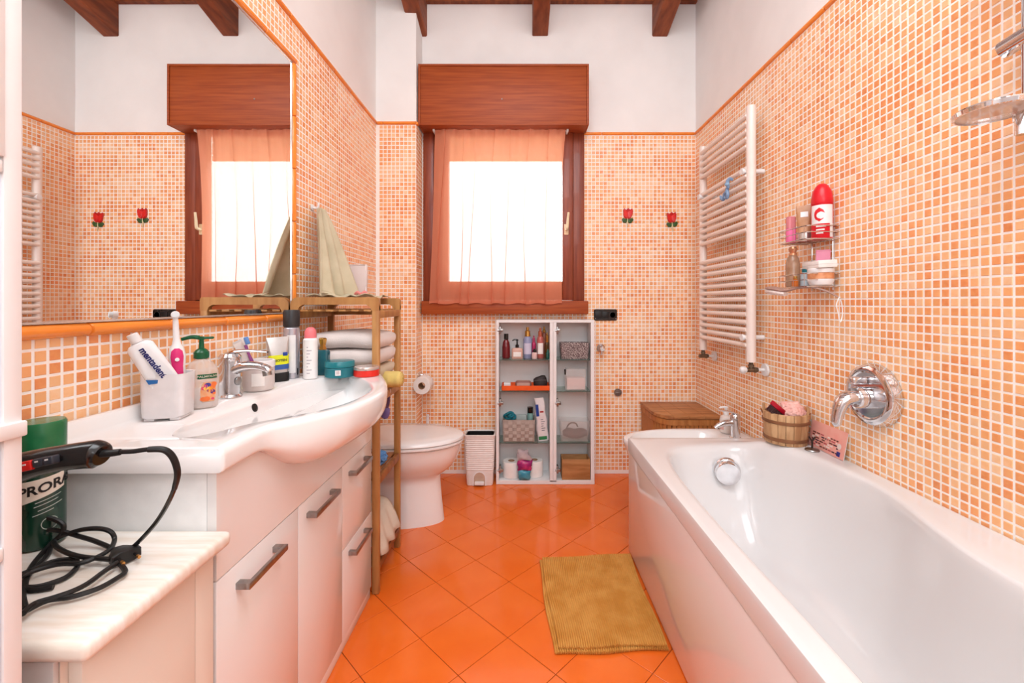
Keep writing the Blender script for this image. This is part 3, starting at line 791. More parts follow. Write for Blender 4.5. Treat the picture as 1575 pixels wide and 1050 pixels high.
def handle(parent, y0, y1, z):
    h_ = T('handle', None, None, (VX1 + .71, (y0 + y1) / 2 - 1.204, z)); h_.parent = parent
    L_ = (y1 - y0) / 2
    mb = MB(); mb.rbox(.020, .028, -L_, L_, -.0065, .0065, .001); mb.rbox(-.0005, .022, -L_, -L_ + .014, -.0065, .0065, .001); mb.rbox(-.0005, .022, L_ - .014, L_, -.0065, .0065, .001)
    o = obj('handle', mb, steel); bpy.data.objects.remove(h_)
    o.parent = parent; o.location = (VX1 + .71, (y0 + y1) / 2 - 1.204, z); return o
d1 = vp('door', (VX1 - .017, VX1, VY0, 1.0835, .040, SEAM - .0015), white_gloss)
d2 = vp('door', (VX1 - .017, VX1, 1.0865, 1.3525, .040, SEAM - .0015), white_gloss)
d3 = vp('drawer', (VX1 - .017, VX1, 1.3555, VY1, .3185, SEAM - .0015), white_gloss)
d4 = vp('drawer', (VX1 - .017, VX1, 1.3555, VY1, .040, .3155), white_gloss)
handle(d1, .845, .985, .540); handle(d2, 1.125, 1.275, .541); handle(d3, 1.40, 1.55, .541); handle(d4, 1.40, 1.55, .285)

# washbasin ------------------------------------------------------------------
BT = .83
SY0, SY1 = .782, 1.621
FR = [(.782, -.533), (.86, -.534), (.91, -.532), (.95, -.519), (1.0, -.480), (1.05, -.448), (1.10, -.424), (1.18, -.408), (1.27, -.403), (1.35, -.412), (1.45, -.442), (1.55, -.483), (1.621, -.515)]
bas = T('washbasin', 'wide white ceramic washbasin with bowed bowl on top of the vanity', 'washbasin', (-.70, 1.2, VT))
def bowl_f(u):
    s_ = max(0, 1 - abs(u)); return .72 * sm(s_ / (.26 if u < 0 else .42)) + .28 * sm(s_ / .9)
def basin_surf(y):
    fx = interp_s(FR, y); b = max(0, min(1, (fx + .534) / .131))
    # underside depth follows the bowl
    bump = under_bump(y)
    hb = .7845 - .086 * bump
    pts = [(XL + .004, .784), (XL + .004, .862), (XL + .008, .866), (XL + .020, .866), (XL + .025, .862), (XL + .028, .838), (XL + .036, BT)]
    xs0 = -.742; mid = (-.742 + fx - .035) / 2
    sy = (y - 1.215) / (.375 if y < 1.215 else .36); e = max(0, 1 - abs(sy) ** 2.6)
    x1_ = fx - .035; w_ = (e ** .5) if e > 0 else 0
    xa_, xb_ = mid - (mid - xs0) * w_, mid + (x1_ - mid) * w_
    dep = .135 * (e ** .6)
    NB = 48
    for k in range(NB + 1):
        u = -1 + 2 * k / NB; xx = (xa_ if w_ > .02 else -.742) + ((xb_ if w_ > .02 else x1_) - (xa_ if w_ > .02 else -.742)) * (u + 1) / 2
        dd = dep * bowl_f(u)
        # soft shoulder at the near end of the bowl
        pts.append((xx, BT - dd))
    pts += [(fx - .018, BT), (fx - .008, BT - .0015), (fx - .002, BT - .007), (fx, BT - .015)]
    xin = -.562
    for k in range(1, 11):
        t = PI / 2 * k / 10; ex = .25 + .5 * bump
        pts.append((xin + (fx - xin) * (max(0, math.cos(t)) ** ex), (BT - .018) + (hb - (BT - .018)) * (math.sin(t) ** ex)))
    pts += [(-.60, hb), (-.62, .784)]
    return pts
ys = [SY0, SY0 + .003, SY0 + .008] + [SY0 + .008 + (SY1 - SY0 - .011) * k / 66 for k in range(1, 66)] + [SY1 - .003, SY1]
rings = []
for i, y in enumerate(ys):
    p = basin_surf(y)
    if i in (0, len(ys) - 1): p = [(x if x < -.80 else x - .002, min(z, .828) if z < .85 else z - .002) for x, z in p]
    rings.append([(x + .70, y - 1.2, z - VT) for x, z in p])
mb = MB(); mb.rings(rings, True, True); obj('basin', mb, ceramic, bas, angle=60)
mb = MB(); mb.lathe([(.0, .0), (.0115, .0), (.0115, .0022), (.010, .0024), (.008, .0005), (.0, .0004)], seg=20); 
hy_ = 1.195; fx_ = interp_s(FR, hy_); mid_ = (-.742 + fx_ - .035) / 2; hwb = mid_ + .742
u_ = -1.0
while bowl_f(u_) * .135 < .026: u_ += .002
slope_ = (bowl_f(u_ + .01) - bowl_f(u_ - .01)) * .135 / (.02 * hwb)
hx_ = mid_ + u_ * hwb; hz_ = BT - bowl_f(u_) * .135
o = obj('overflow_hole', mb, mat('dark_hole', (34, 28, 26), .6), bas); o.location = (hx_ + .70 , hy_ - 1.2, hz_ - VT); o.rotation_euler = (0, math.atan(slope_), 0)

# marble topped cabinet ------------------------------------------------------------------
MZ = .682
marble = mat('pale_marble', (244, 239, 232), .35, c2=(232, 220, 206), nscale=10, stretch=(1, 9, 3), detail=8, coat=.2)
lowc = T('marble_top_cabinet', 'low white painted cabinet with pale veined marble top beside the vanity', 'cabinet', (-.70, .652, 0))
lx, ly = -.70, .652
mb = MB(); mb.rbox(XL + .003, -.519, .521, .786, MZ - .026, MZ, .009, 3).xf(TR((-lx, -ly, 0))); obj('marble_top', mb, marble, lowc)
paint = mat('worn_paint', (236, 226, 214), .5, c2=(226, 212, 198), nscale=3, bump=.1)
mb = MB(); mb.box(XL + .004, -.566, .536, .782, .03, MZ - .028).xf(TR((-lx, -ly, 0))); obj('carcass', mb, paint, lowc)
mb = MB(); mb.rbox(-.566, -.548, .545, .735, .05, MZ - .034, .002).xf(TR((-lx, -ly, 0))); obj('door', mb, paint, lowc)
mb = MB(); mb.rbox(-.566, -.550, .738, .782, .0, MZ - .028, .002).xf(TR((-lx, -ly, 0))); obj('corner_post', mb, paint, lowc)
mb = MB(); mb.rbox(XL + .005, -.566, .528, .5355, .0, MZ - .028, .002).xf(TR((-lx, -ly, 0))); obj('end_panel', mb, mat('worn_paint_grey', (206, 200, 196), .5), lowc)

# tall cabinet at the left edge ------------------------------------------------------------------
TCX, TCY = -.553, .4835
tall = T('tall_cabinet', 'tall white cupboard cut off at the left edge of the picture', 'cupboard', (-.71, .28, 0))
def tp_(name, b, m, r=.002): mb = MB(); mb.rbox(*b, r).xf(TR((.71, -.28, 0))); return obj(name, mb, m, tall)
tp_('side_panel', (XL + .003, TCX - .002, TCY - .018, TCY, .0, 2.4), cool_white)
tp_('side_panel', (XL + .003, TCX - .002, .06, .078, .0, 2.4), cool_white)
tp_('back_panel', (XL + .004, XL + .012, .078, TCY - .018, .05, 2.38), cool_white)
tp_('stile', (TCX - .018, TCX, TCY - .017, TCY + .001, .0, 2.4), white_matt)
tp_('top_board', (XL + .012, TCX - .02, .078, TCY - .018, 2.36, 2.4), cool_white)
tp_('upper_door', (TCX - .016, TCX + .003, .08, TCY - .0175, 1.246, 2.395), white_matt)
tp_('glass_door', (TCX - .016, TCX - .003, .08, TCY - .0175, .962, 1.228), cool_white)
tp_('ledge', (XL + .012, TCX + .005, .078, TCY + .002, .943, .960), white_matt)
tp_('shelf', (XL + .012, TCX + .001, .078, TCY - .018, 1.229, 1.243), white_matt)
a_ = tp_('drawer', (TCX - .016, TCX - .002, .08, TCY - .0175, .832, .938), cool_white)
tp_('rail', (TCX - .018, TCX + .001, .08, TCY - .0175, .814, .829), white_matt)
tp_('drawer', (TCX - .016, TCX - .002, .08, TCY - .0175, .56, .810), cool_white)
tp_('door', (TCX - .016, TCX - .002, .08, TCY - .0175, .03, .555), cool_white)

# towel radiator ------------------------------------------------------------------
RXc = 1.052
yn, yf = 1.985, 2.505; RT, RB = 1.986, .822
rad = T('towel_radiator', 'white tubular towel radiator on the right wall', 'radiator', (RXc, (yn + yf) / 2, RB))
ry = (yn + yf) / 2
for y in (yn, yf):
    mb = MB(); rg = []
    for z in (0, RT - RB):
        rg.append([(-.014 + .020 * math.cos(a) * (1 if math.cos(a) > 0 else 1), y - ry + .0215 * math.sin(a), z) for a in [2 * PI * k / 20 for k in range(20)]])
    mb.rings([[(x * 1, yy, z) for x, yy, z in rg[0]], rg[1]]); mb.xf(TR((.014, 0, 0)))
    obj('post', mb, radiator_m, rad)
bz = [1.948 - .0352 * k for k in range(5)]
bz += [bz[-1] - .0352 * 2.85 - .0352 * k for k in range(9)]
bz += [bz[-1] - .0352 * 3.0 - .0352 * k for k in range(13)]
mbar = MB(); mbar.cyl((0, -(yf - yn) / 2 + .005, 0), (0, (yf - yn) / 2 - .005, 0), .0115, 12)
b0 = obj('bar', mbar, radiator_m, rad); b0.location = (-.012, 0, bz[0] - RB)
for z in bz[1:]:
    o = bpy.data.objects.new('bar', b0.data); COL.objects.link(o); o.parent = rad; o.location = (-.012, 0, z - RB)
for y, z in ((yn + .018, bz[5] - .012), (yf - .02, bz[5] - .012), (yn + .018, bz[-2])):
    mb = MB(); mb.cyl((-.030, y - ry, z - RB), (XR - RXc - .003, y - ry, z - RB), .011, 14); mb.cyl((-.036, y - ry, z - RB), (-.028, y - ry, z - RB), .015, 14); obj('wall_bracket', mb, white_p, rad)
for y, knob in ((yn, True), (yf, False)):
    v = T('radiator_valve', None, None, (0, y - ry, 0)); v.parent = rad
    mb = MB(); mb.cyl((0, 0, -.002), (0, 0, -.03), .009, 12); mb.cyl((0, 0, -.012), (0, 0, -.022), .013, 6); mb.cyl((-.022, 0, -.036), (.030, 0, -.036), .0105, 12); mb.cyl((.012, 0, -.036), (.022, 0, -.036), .014, 6); obj('valve_body', mb, bronze, v)
    mb = MB(); mb.cyl((.030, 0, -.036), (XR - RXc - .004, 0, -.036), .007, 12); mb.cyl((XR - RXc - .012, 0, -.036), (XR - RXc - .003, 0, -.036), .028, 24, .030); obj('wall_rosette', mb, white_p, v)
    if knob:
        mb = MB(); mb.tube([(-.022, 0, -.036), (-.028, 0, -.036), (-.042, 0, -.036), (-.050, 0, -.036)], [.012, .016, .016, .008], 14, smooth=0); obj('valve_knob', mb, cream if False else white_p, v)
rc = rad
# blue hook ornament hung on the radiator
bo = T('blue_hook', 'translucent blue curled hook hanging on the radiator bars', 'hook', P3(1126, 293, 2.12))
blue = mat('translucent_blue', (140, 170, 204), .12, c2=(110, 146, 190), alpha=.8)
bo.location.x = RXc - .040
mb = MB(); mb.tube([(.012, -.022, .045), (-.002, -.020, .052), (-.008, -.012, .040), (-.008, -.016, .015), (-.008, -.006, .004), (-.008, -.012, -.022), (-.008, -.004, -.036), (-.012, .006, -.030)], [.006, .008, .009, .008, .008, .009, .008, .006], 10, smooth=5)
mb.tube([(-.008, -.008, -.002), (-.008, .018, -.012), (-.008, .026, -.030), (-.008, .036, -.036), (-.012, .046, -.026), (-.014, .050, -.014)], [.006, .009, .008, .008, .007, .005], 10, smooth=5)
obj('hook', mb, blue, bo)
mb = MB(); mb.lathe([(.0, -.010), (.010, -.006), (.012, 0), (.010, .006), (0, .010)], seg=14).xf(TR((-.012, -.016, .026))); obj('bead', mb, mat('pale_blue', (150, 184, 214), .2), bo)

# bamboo rack ------------------------------------------------------------------
rk = T('bamboo_rack', 'slim bamboo shelf rack holding towels between vanity and toilet', 'rack', (-.70, 1.79, 0))
RY0, RY1, RXa, RXb = 1.637, 1.948, -.845, -.541
def rp(name, b, m=bamboo, r=.004): mb = MB(); mb.rbox(*b, r).xf(TR((.70, -1.79, 0))); return obj(name, mb, m, rk)
RTOP = 1.112; pw = .0135
for y, xr_, m_ in ((RY0, RXb, bamboo), (RY1, RXb - .008, bamboo)):
    # inverted U end frame: two legs and a top bar with rounded shoulders
    for x in (RXa, xr_):
        rp('leg', (x - pw, x + pw, y - .010, y + .010, 0.001, RTOP - .028), bamboo if y == RY0 or True else bamboo_dk)
    mb = MB(); n_ = 8; pl_ = []
    outer_ = [(RXa - pw, RTOP - .028)] + [(RXa - pw + .028 * (1 - math.cos(PI / 2 * k / n_)), RTOP - .028 + .028 * math.sin(PI / 2 * k / n_)) for k in range(1, n_ + 1)]
    outer_ += [(xr_ + pw - .012 * (1 - math.sin(PI / 2 * k / n_)), RTOP - .012 * (1 - math.cos(PI / 2 * k / n_))) for k in range(n_, -1, -1)][::-1] if False else [(xr_ + pw - .01, RTOP), (xr_ + pw - .002, RTOP - .004), (xr_ + pw, RTOP - .012)]
    outer_ += [(xr_ + pw, RTOP - .028), (xr_ - pw, RTOP - .030)]
    inner_ = [(xr_ - pw - .022 * math.sin(PI / 2 * k / n_), RTOP - .050 + .022 * (1 - math.cos(PI / 2 * k / n_)) + .0) for k in range(0, n_ + 1)]
    inner_ = [(xr_ - pw, RTOP - .050), (xr_ - pw - .006, RTOP - .036), (xr_ - pw - .02, RTOP - .028), (RXa + pw + .02, RTOP - .028), (RXa + pw + .006, RTOP - .036), (RXa + pw, RTOP - .050), (RXa - pw, RTOP - .050)]
    poly = outer_[:-1] + [(xr_ + pw, RTOP - .050)] + inner_
    r0 = [(x + .70, y - .0102 - 1.79, z) for x, z in poly]; r1 = [(x + .70, y + .0102 - 1.79, z) for x, z in poly]
    mb.rings([r0, r1]); obj('top_bar', mb, bamboo, rk, angle=30)
levels = [.100, .425, .735, 1.062]
for z in levels:
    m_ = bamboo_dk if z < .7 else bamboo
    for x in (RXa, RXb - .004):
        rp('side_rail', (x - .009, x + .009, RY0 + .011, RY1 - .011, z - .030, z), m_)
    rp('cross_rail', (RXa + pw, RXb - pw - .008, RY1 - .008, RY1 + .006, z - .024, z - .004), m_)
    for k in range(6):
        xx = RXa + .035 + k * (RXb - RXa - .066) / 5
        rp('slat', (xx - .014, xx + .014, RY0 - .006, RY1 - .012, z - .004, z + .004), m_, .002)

# bath mat ------------------------------------------------------------------
matm = mat('cotton_mat', (222, 166, 84), .9, c2=(208, 146, 62), nscale=16, bump=.3, bscale=300)
matd = mat('mat_worn', (196, 134, 56), .9)
bmtt = T('bath_mat', 'ribbed ochre cotton bath mat folded double on the orange floor', 'bath mat', (.27, 1.60, 0))
def mat_layer(c, z, ny=112, nx=14, amp=.0042, curl=0.0, seed=1):
    """c: corners far-left, far-right, near-left, near-right; ribs run along y (depth lines across x)"""
    rnd = random.Random(seed); fl, fr, nl, nr = [Vector((*p, 0)) for p in c]
    g = []; NXX = 192; NYY = 16
    for j in range(NYY + 1):
        t = j / NYY; row = []
        for i in range(NXX + 1):
            s = i / NXX; p = (fl * (1 - s) + fr * s) * (1 - t) + (nl * (1 - s) + nr * s) * t
            p.y += .004 * math.sin(s * 9 + seed) + (.003 * math.sin(i * PI / 1.5) if j in (0, NYY) else 0)
            p.x += .004 * math.sin(t * 7 + seed)
            h_ = z + amp * abs(math.sin(i * PI / 4)) ** .6 + .0012 * math.sin(s * 8 + t * 5) + .002
            row.append((p.x - .27, p.y - 1.60, h_))
        g.append(row)
    top = g; n0 = len(g[0])
    mb = MB(); mb.rings(g, False, False, closed=False)
    edge = g[0] + [r[-1] for r in g[1:-1]] + g[-1][::-1] + [r[0] for r in g[1:-1]][::-1]
    mb.rings([edge, [(x, y, z - .001) for x, y, zz in edge]], False, False)
    return mb
mb = mat_layer([(.078, 1.83), (.468, 1.868), (.104, 1.345), (.462, 1.365)], .0045, seed=1); obj('lower_layer', mb, matm, bmtt, angle=30)
mb = mat_layer([(.090, 1.838), (.470, 1.872), (.118, 1.358), (.462, 1.372)], .0115, seed=2); obj('upper_layer', mb, matm, bmtt, angle=30)

# =================================================================== SMALL THINGS
DK = BT + .0006                                   # deck of the washbasin
# basin tap
tap = T('basin_tap', 'chrome mixer tap on the washbasin deck', 'tap', (-.803, 1.205, DK))
mb = MB(); mb.lathe([(.030, 0), (.030, .004), (.026, .009), (.0255, .085), (.027, .090), (.028, .112), (.022, .120), (0, .122)], seg=28); obj('body', mb, chrome, tap)
mb = MB(); mb.tube([(0, 0, .070), (.035, -.001, .084), (.075, -.002, .086), (.105, -.003, .078), (.112, -.003, .070)], [.022, .018, .0145, .013, .011], 16, flat=.8); obj('spout', mb, chrome, tap)
mb = MB(); mb.cyl((.103, -.003, .076), (.106, -.003, .060), .0115, 16); obj('aerator', mb, steel, tap)
mb = MB(); mb.tube([(-.005, 0, .118), (.02, 0, .126), (.06, 0, .128), (.105, 0, .124)], [.016, .013, .009, .006], 12, flat=.45); obj('lever', mb, chrome, tap)
mb = MB(); mb.lathe([(0, 0), (.012, 0), (.011, .003), (0, .004)], seg=16).xf(TR((.0255, -.004, .045)) @ ROT(PI / 2, 'Y')); obj('front_cap', mb, steel, tap)

# tumbler with toothpaste and electric toothbrush
cup = T('toothbrush_cup', 'square white tumbler with toothpaste and pink electric toothbrush', 'cup', (-.795, .985, DK), math.radians(14))
cupm = mat('milky_plastic', (240, 236, 238), .25, coat=.2)
rg = [rrect(.036, .032, .014, .006), rrect(.040, .035, .015, .010), rrect(.042, .037, .016, .100), rrect(.0425, .0375, .016, .103), rrect(.039, .034, .014, .102), rrect(.037, .032, .013, .012)]
mb = MB(); mb.rings(rg, True, True); obj('tumbler', mb, cupm, cup, angle=45)
mb = MB(); mb.rbox(-.034, -.014, -.028, .028, 0, .008, .002); mb.rbox(.014, .034, -.028, .028, 0, .008, .002); obj('foot', mb, cupm, cup)
blue_ink = mat('navy_print', (40, 46, 110), .4); cyan_ink = mat('blue_print', (40, 104, 170), .4)
tb = T('toothpaste_tube', 'white toothpaste tube with blue lettering leaning in the tumbler', 'toothpaste', (-.772, .975, DK + .050))
tb.rotation_euler = (Matrix.Rotation(math.radians(39), 3, 'Z') @ Matrix.Rotation(math.radians(-27), 3, 'Y')).to_euler()
mb = MB(); H_ = .130
mb.rings([rrect(.0275, .0012, .0010, 0), rrect(.027, .005, .0045, .03), rrect(.026, .010, .0095, .075), rrect(.024, .0145, .014, H_), rrect(.018, .0125, .012, H_ + .007), rrect(.009, .008, .0078, H_ + .010)])
obj('tube', mb, mat('tube_white', (244, 244, 246), .2, coat=.3), tb)
mb = MB(); mb.lathe([(.0105, H_ + .010), (.011, H_ + .012), (.010, H_ + .030), (.008, H_ + .031), (0, H_ + .031)], seg=20); obj('cap', mb, white_p, tb)
text_obj('lettering', 'mentadent', .0172, blue_ink, tb, TR((.003, -.0152, .089)) @ ROT(math.radians(86), 'Y') @ ROT(math.radians(4), 'X'), bold=.0006)
mb = MB(); mb.rings([[(-.025, -.0100, .050), (-.0245, -.0112, .062)], [(-.010, -.0095, .044), (-.006, -.0100, .050)], [(.020, -.0088, .036), (.022, -.0085, .040)]], False, False, closed=False)
obj('blue_swoosh', mb, cyan_ink, tb, fix=False)
eb = T('electric_toothbrush', 'pink and white electric toothbrush standing in the tumbler', 'toothbrush', (-.782, 1.000, DK + .015))
eb.rotation_euler = (math.radians(-2), math.radians(-2), math.radians(38))
pink = mat('hot_pink', (222, 50, 122), .35)
mb = MB(); mb.lathe([(.012, 0), (.0145, .004), (.0145, .100), (.0165, .122), (.0135, .142), (.0085, .150), (.0065, .162)], seg=20); obj('handle', mb, white_p, eb)
mb = MB()
rg = []
for z, wd in ((.050, .0105), (.10, .0105), (.122, .0125), (.135, .0105), (.141, .004)):
    r_ = interp([(0, .0145), (.1, .0147), (.122, .0167), (.142, .0137)], z) + .0008
    rg.append([(r_ * math.sin(a), -r_ * math.cos(a), z) for a in [(-1 + 2 * k / 8) * wd / r_ * 1.05 for k in range(9)]])
mb.rings(rg, False, False, closed=False); obj('pink_grip', mb, pink, eb, fix=False)
mb = MB(); mb.lathe([(0, 0), (.0042, 0), (.0042, .0015), (0, .002)], seg=14).xf(TR((0, -.0176, .116)) @ ROT(PI / 2, 'X')); obj('button', mb, white_p, eb)
mb = MB(); mb.lathe([(.0085, .150), (.0065, .160), (.0055, .20), (.005, .212)], seg=16)
mb.lathe([(.0, -.005), (.008, -.005), (.0085, .0), (.008, .004), (0, .004)], seg=18).xf(TR((0, 0, .218)) @ ROT(PI / 2, 'X'), len(mb.v) - 5 * 18); obj('brush_head', mb, white_p, eb)
mb = MB(); mb.lathe([(.0068, .0041), (.0068, .011), (0, .011)], seg=14).xf(TR((0, 0, .218)) @ ROT(PI / 2, 'X')); obj('bristles', mb, mat('bristle_white', (228, 236, 240), .7), eb)

# soap dispenser
sd = T('soap_dispenser', 'clear hand soap dispenser with dark green pump beside the tap', 'soap dispenser', (-.790, 1.080, DK)); sd.rotation_euler = (0, 0, math.radians(30))
clearpl = mat('clear_plastic', (240, 226, 216), .08, c2=(236, 220, 210), alpha=.42)
liquid = mat('pale_liquid', (244, 236, 236), .2)
bodyp = [(.030, .019, 0), (.034, .022, .004), (.0365, .024, .03), (.037, .024, .07), (.034, .023, .095), (.024, .019, .112), (.014, .014, .120), (.012, .012, .126)]
mb = MB(); mb.rings([[(a * math.cos(2 * PI * k / 32), b * math.sin(2 * PI * k / 32), z) for k in range(32)] for a, b, z in bodyp]); obj('bottle', mb, clearpl, sd)
mb = MB(); mb.rings([[(a * .93 * math.cos(2 * PI * k / 28), b * .9 * math.sin(2 * PI * k / 28), z) for k in range(28)] for a, b, z in [(.030, .019, .003), (.034, .022, .008), (.0362, .0238, .034)]]); obj('soap', mb, liquid, sd)
mb = MB(); mb.rings([[(-.0255 + .010 * math.cos(2 * PI * k / 16), .004 + .012 * math.sin(2 * PI * k / 16), z) for k in range(16)] for z in (.036, .085)]); obj('blue_back_print', mb, mat('print_light_blue', (150, 188, 222), .4), sd)
dgreen = mat('dark_green', (18, 92, 58), .25)
mb = MB(); mb.lathe([(.014, .122), (.0165, .124), (.0165, .138), (.012, .144), (.006, .148), (.005, .168), (.008, .170), (.008, .176), (0, .178)], seg=20)
mb.tube([(-.004, 0, .174), (-.02, 0, .176), (-.040, 0, .171)], [.0055, .005, .004], 10); mb.rbox(-.012, .026, -.006, .006, .170, .176, .003); obj('pump', mb, dgreen, sd)
def wrap_patch(parent, name, m, a, b, th0, th1, z0, z1, grow=1.02, n=10, shape=None):
    mb = MB(); rg = []
    for j in range(7):
        z = z0 + (z1 - z0) * j / 6
        w_ = 1 if not shape else shape(j / 6)
        mid = (th0 + th1) / 2; hw_ = (th1 - th0) / 2 * w_
        rg.append([(a * grow * math.sin(mid + hw_ * (2 * k / n - 1)), -b * grow * math.cos(mid + hw_ * (2 * k / n - 1)), z) for k in range(n + 1)])
    mb.rings(rg, False, False, closed=False); return obj(name, mb, m, parent, fix=False)
wrap_patch(sd, 'name_band', dgreen, .037, .0242, -.15, 1.05, .0745, .0855)
o = text_obj('lettering', 'PALMOLIVE', .0070, mat('print_cream', (240, 234, 214), .5), sd, Matrix.Identity(4), wrap=.030, bold=.0002)
for v in o.data.vertices:
    a = math.atan2(v.co.x, -v.co.y) + .42; v.co = (.037 * 1.035 * math.sin(a), -.0242 * 1.06 * math.cos(a), .080 + v.co.z)
wrap_patch(sd, 'sea_label', mat('label_clear', (232, 150, 96), .4, c2=(226, 176, 140), nscale=60), .037, .0242, .0, .95, .018, .066, grow=1.015, shape=lambda t: math.sin(PI * (.18 + .70 * t)) ** .5)
rnd = random.Random(11)
for k in range(16):   # bubbles and coral blots of the printed label
    cc = rnd.choice([(224, 70, 110), (240, 170, 40), (70, 60, 140), (240, 120, 60), (90, 50, 120), (250, 200, 90)])
    th_ = rnd.uniform(.15, .82); z_ = rnd.uniform(.022, .060); r_ = rnd.uniform(.003, .0065)
    mb = MB(); ring_ = [(.037 * 1.03 * math.sin(th_ + r_ / .03 * math.cos(q)), -.0242 * 1.05 * math.cos(th_ + r_ / .03 * math.cos(q)), z_ + r_ * math.sin(q)) for q in [2 * PI * i / 10 for i in range(10)]]
    mb.add(ring_, [tuple(range(10))]); obj('printed_blot', mb, mat('blot_%d_%d_%d' % cc, cc, .4), sd, fix=False)

# glass jar with white tube and purple toothbrush
jar = T('jar', 'round clear jar with white rim behind the tap holding a purple toothbrush', 'jar', (-.780, 1.30, DK))
frost = mat('frosted_clear', (244, 232, 228), .15, c2=(242, 228, 222), alpha=.62)
mb = MB(); mb.lathe([(.034, 0), (.040, .004), (.042, .02), (.042, .072), (.039, .072), (.039, .02), (.034, .006), (0, .005)], seg=32, cap1=False); obj('glass', mb, frost, jar)
mb = MB(); mb.lathe([(.043, .070), (.0435, .072), (.0435, .088), (.040, .090), (.036, .089), (.036, .074)], seg=32, cap0=False, cap1=False); obj('rim', mb, white_p, jar)
mb = MB(); mb.rings([[(.0426 * math.sin(a), -.0426 * math.cos(a), z) for a in [.1 + .8 * k / 8 for k in range(9)]] for z in (.018, .055)], False, False, closed=False); obj('paper_label', mb, paper, jar, fix=False)
pbr = T('purple_toothbrush', 'purple and white toothbrush with blue bristles leaning out of the clear jar', 'toothbrush', (-.775, 1.300, DK + .012)); pbr.rotation_euler = (0, math.radians(-20), 0)
mb = MB(); mb.tube([(0, 0, 0), (0, 0, .05), (.001, 0, .08), (0, 0, .10), (0, 0, .13)], [.004, .0065, .006, .0045, .0055], 10, flat=.8); obj('handle', mb, mat('violet_rubber', (142, 72, 134), .4), pbr)
mb = MB(); mb.rbox(-.006, .006, -.003, .003, .128, .155, .0028); obj('head', mb, white_p, pbr)
mb = MB(); mb.rbox(.003, .014, -.005, .005, .130, .152, .002); obj('bristles', mb, mat('bristle_blue', (104, 150, 214), .7), pbr)
wt = T('white_tube', 'slim white tube leaning out of the clear jar beside the purple toothbrush', 'tube', (-.790, 1.312, DK + .012)); wt.rotation_euler = (0, math.radians(-25), 0)
mb = MB(); mb.rings([rrect(.010, .009, .008, 0), rrect(.012, .008, .0075, .06), rrect(.0145, .003, .0028, .128), rrect(.015, .0012, .001, .145)]); obj('tube', mb, white_p, wt)
mb = MB(); mb.rbox(-.0148, .0148, -.0016, .0016, .138, .148, .0006); obj('crimp', mb, mat('crimp_grey', (222, 222, 226), .3), wt)

# cosmetics tube (yellow and silver)
yt = T('cosmetic_tube', 'silver and yellow cosmetic tube standing on its dark cap', 'tube', (-.800, 1.452, DK)); yt.rotation_euler = (0, math.radians(-3), math.radians(32))
silv = mat('silver_tube', (190, 184, 180), .25, .5); yel = mat('acid_yellow', (226, 232, 30), .35)
mb = MB(); mb.rings([rrect(.027, .017, .0165, 0), rrect(.0275, .0175, .017, .004), rrect(.0275, .0175, .017, .028), rrect(.026, .016, .0155, .030)]); obj('cap', mb, black_r, yt)
mb = MB(); mb.rings([rrect(.026, .0165, .016, .030), rrect(.0275, .0165, .016, .04), rrect(.030, .013, .012, .08), rrect(.0325, .0065, .006, .125), rrect(.034, .0015, .0014, .147)]); obj('tube', mb, silv, yt)
mb = MB(); mb.rings([[(x * 1.012, y * 1.03, z) for x, y, z in rrect(.0275, .0166, .016, .040)], [(x * 1.012, y * 1.03, z) for x, y, z in rrect(.0285, .0152, .0145, .056)]], False, False); obj('blue_band', mb, mat('band_blue', (50, 90, 160), .4), yt)
mb = MB(); mb.rings([[(x * 1.012, y * 1.03, z) for x, y, z in rrect(.0285, .0152, .0145, .0565)], [(x * 1.012, y * 1.03, z) for x, y, z in rrect(.0302, .0125, .0118, .088)]], False, False); obj('yellow_label', mb, yel, yt)
text_obj('lettering', 'BIOTEN', .011, black_r, yt, TR((0.004, -.0160, .070)) @ ROT(math.radians(-6), 'X'), bold=.0002)
mb = MB(); mb.rbox(.012, .026, -.0145, -.0125, .084, .096, .001); obj('blue_seal', mb, mat('seal_blue', (36, 68, 150), .4), yt)

def can(name, label, cat, loc, r, h, body_m, cap_m, cap_h, parts=()):
    c_ = T(name, label, cat, loc, math.radians(27))
    mb = MB(); mb.lathe([(r - .003, 0), (r, .002), (r, h - .008), (r - .005, h - .001), (r - .006, h)], seg=28); obj('can', mb, body_m, c_)
    return c_
mist = can('spray_can', 'tall silver spray can with charcoal cap below the mirror edge', 'spray can', (-.795, 1.515, DK), .026, .180, mat('can_silver', (206, 206, 214), .25, .6, c2=(196, 196, 206)), None, 0)
mb = MB(); mb.lathe([(.0262, .178), (.0268, .182), (.0268, .228), (.024, .236), (.018, .236), (.016, .224), (0, .222)], seg=28); obj('cap', mb, mat('charcoal_cap', (52, 52, 54), .4), mist)
mb = MB(); mb.rings([[(.0266 * math.sin(a), -.0266 * math.cos(a), z) for a in [-.5 + .25 * k for k in range(5)]] for z in (.02, .15)], False, False, closed=False); obj('white_stripe', mb, white_p, mist, fix=False)
mb = MB(); mb.rings([[(.0266 * math.sin(a), -.0266 * math.cos(a), z) for a in [.72 + .05 * k for k in range(5)]] for z in (.012, .034)], False, False, closed=False); obj('barcode', mb, black_r, mist, fix=False)
deo = can('deodorant_can', 'white deodorant can with pink dome cap on the basin deck', 'deodorant', (-.722, 1.500, DK), .0235, .142, white_gloss, None, 0)
mb = MB(); mb.lathe([(.0195, .140), (.0195, .152), (.018, .165), (.012, .174), (.005, .177), (0, .177)], seg=24); obj('cap', mb, mat('salmon_pink', (238, 126, 132), .35), deo)
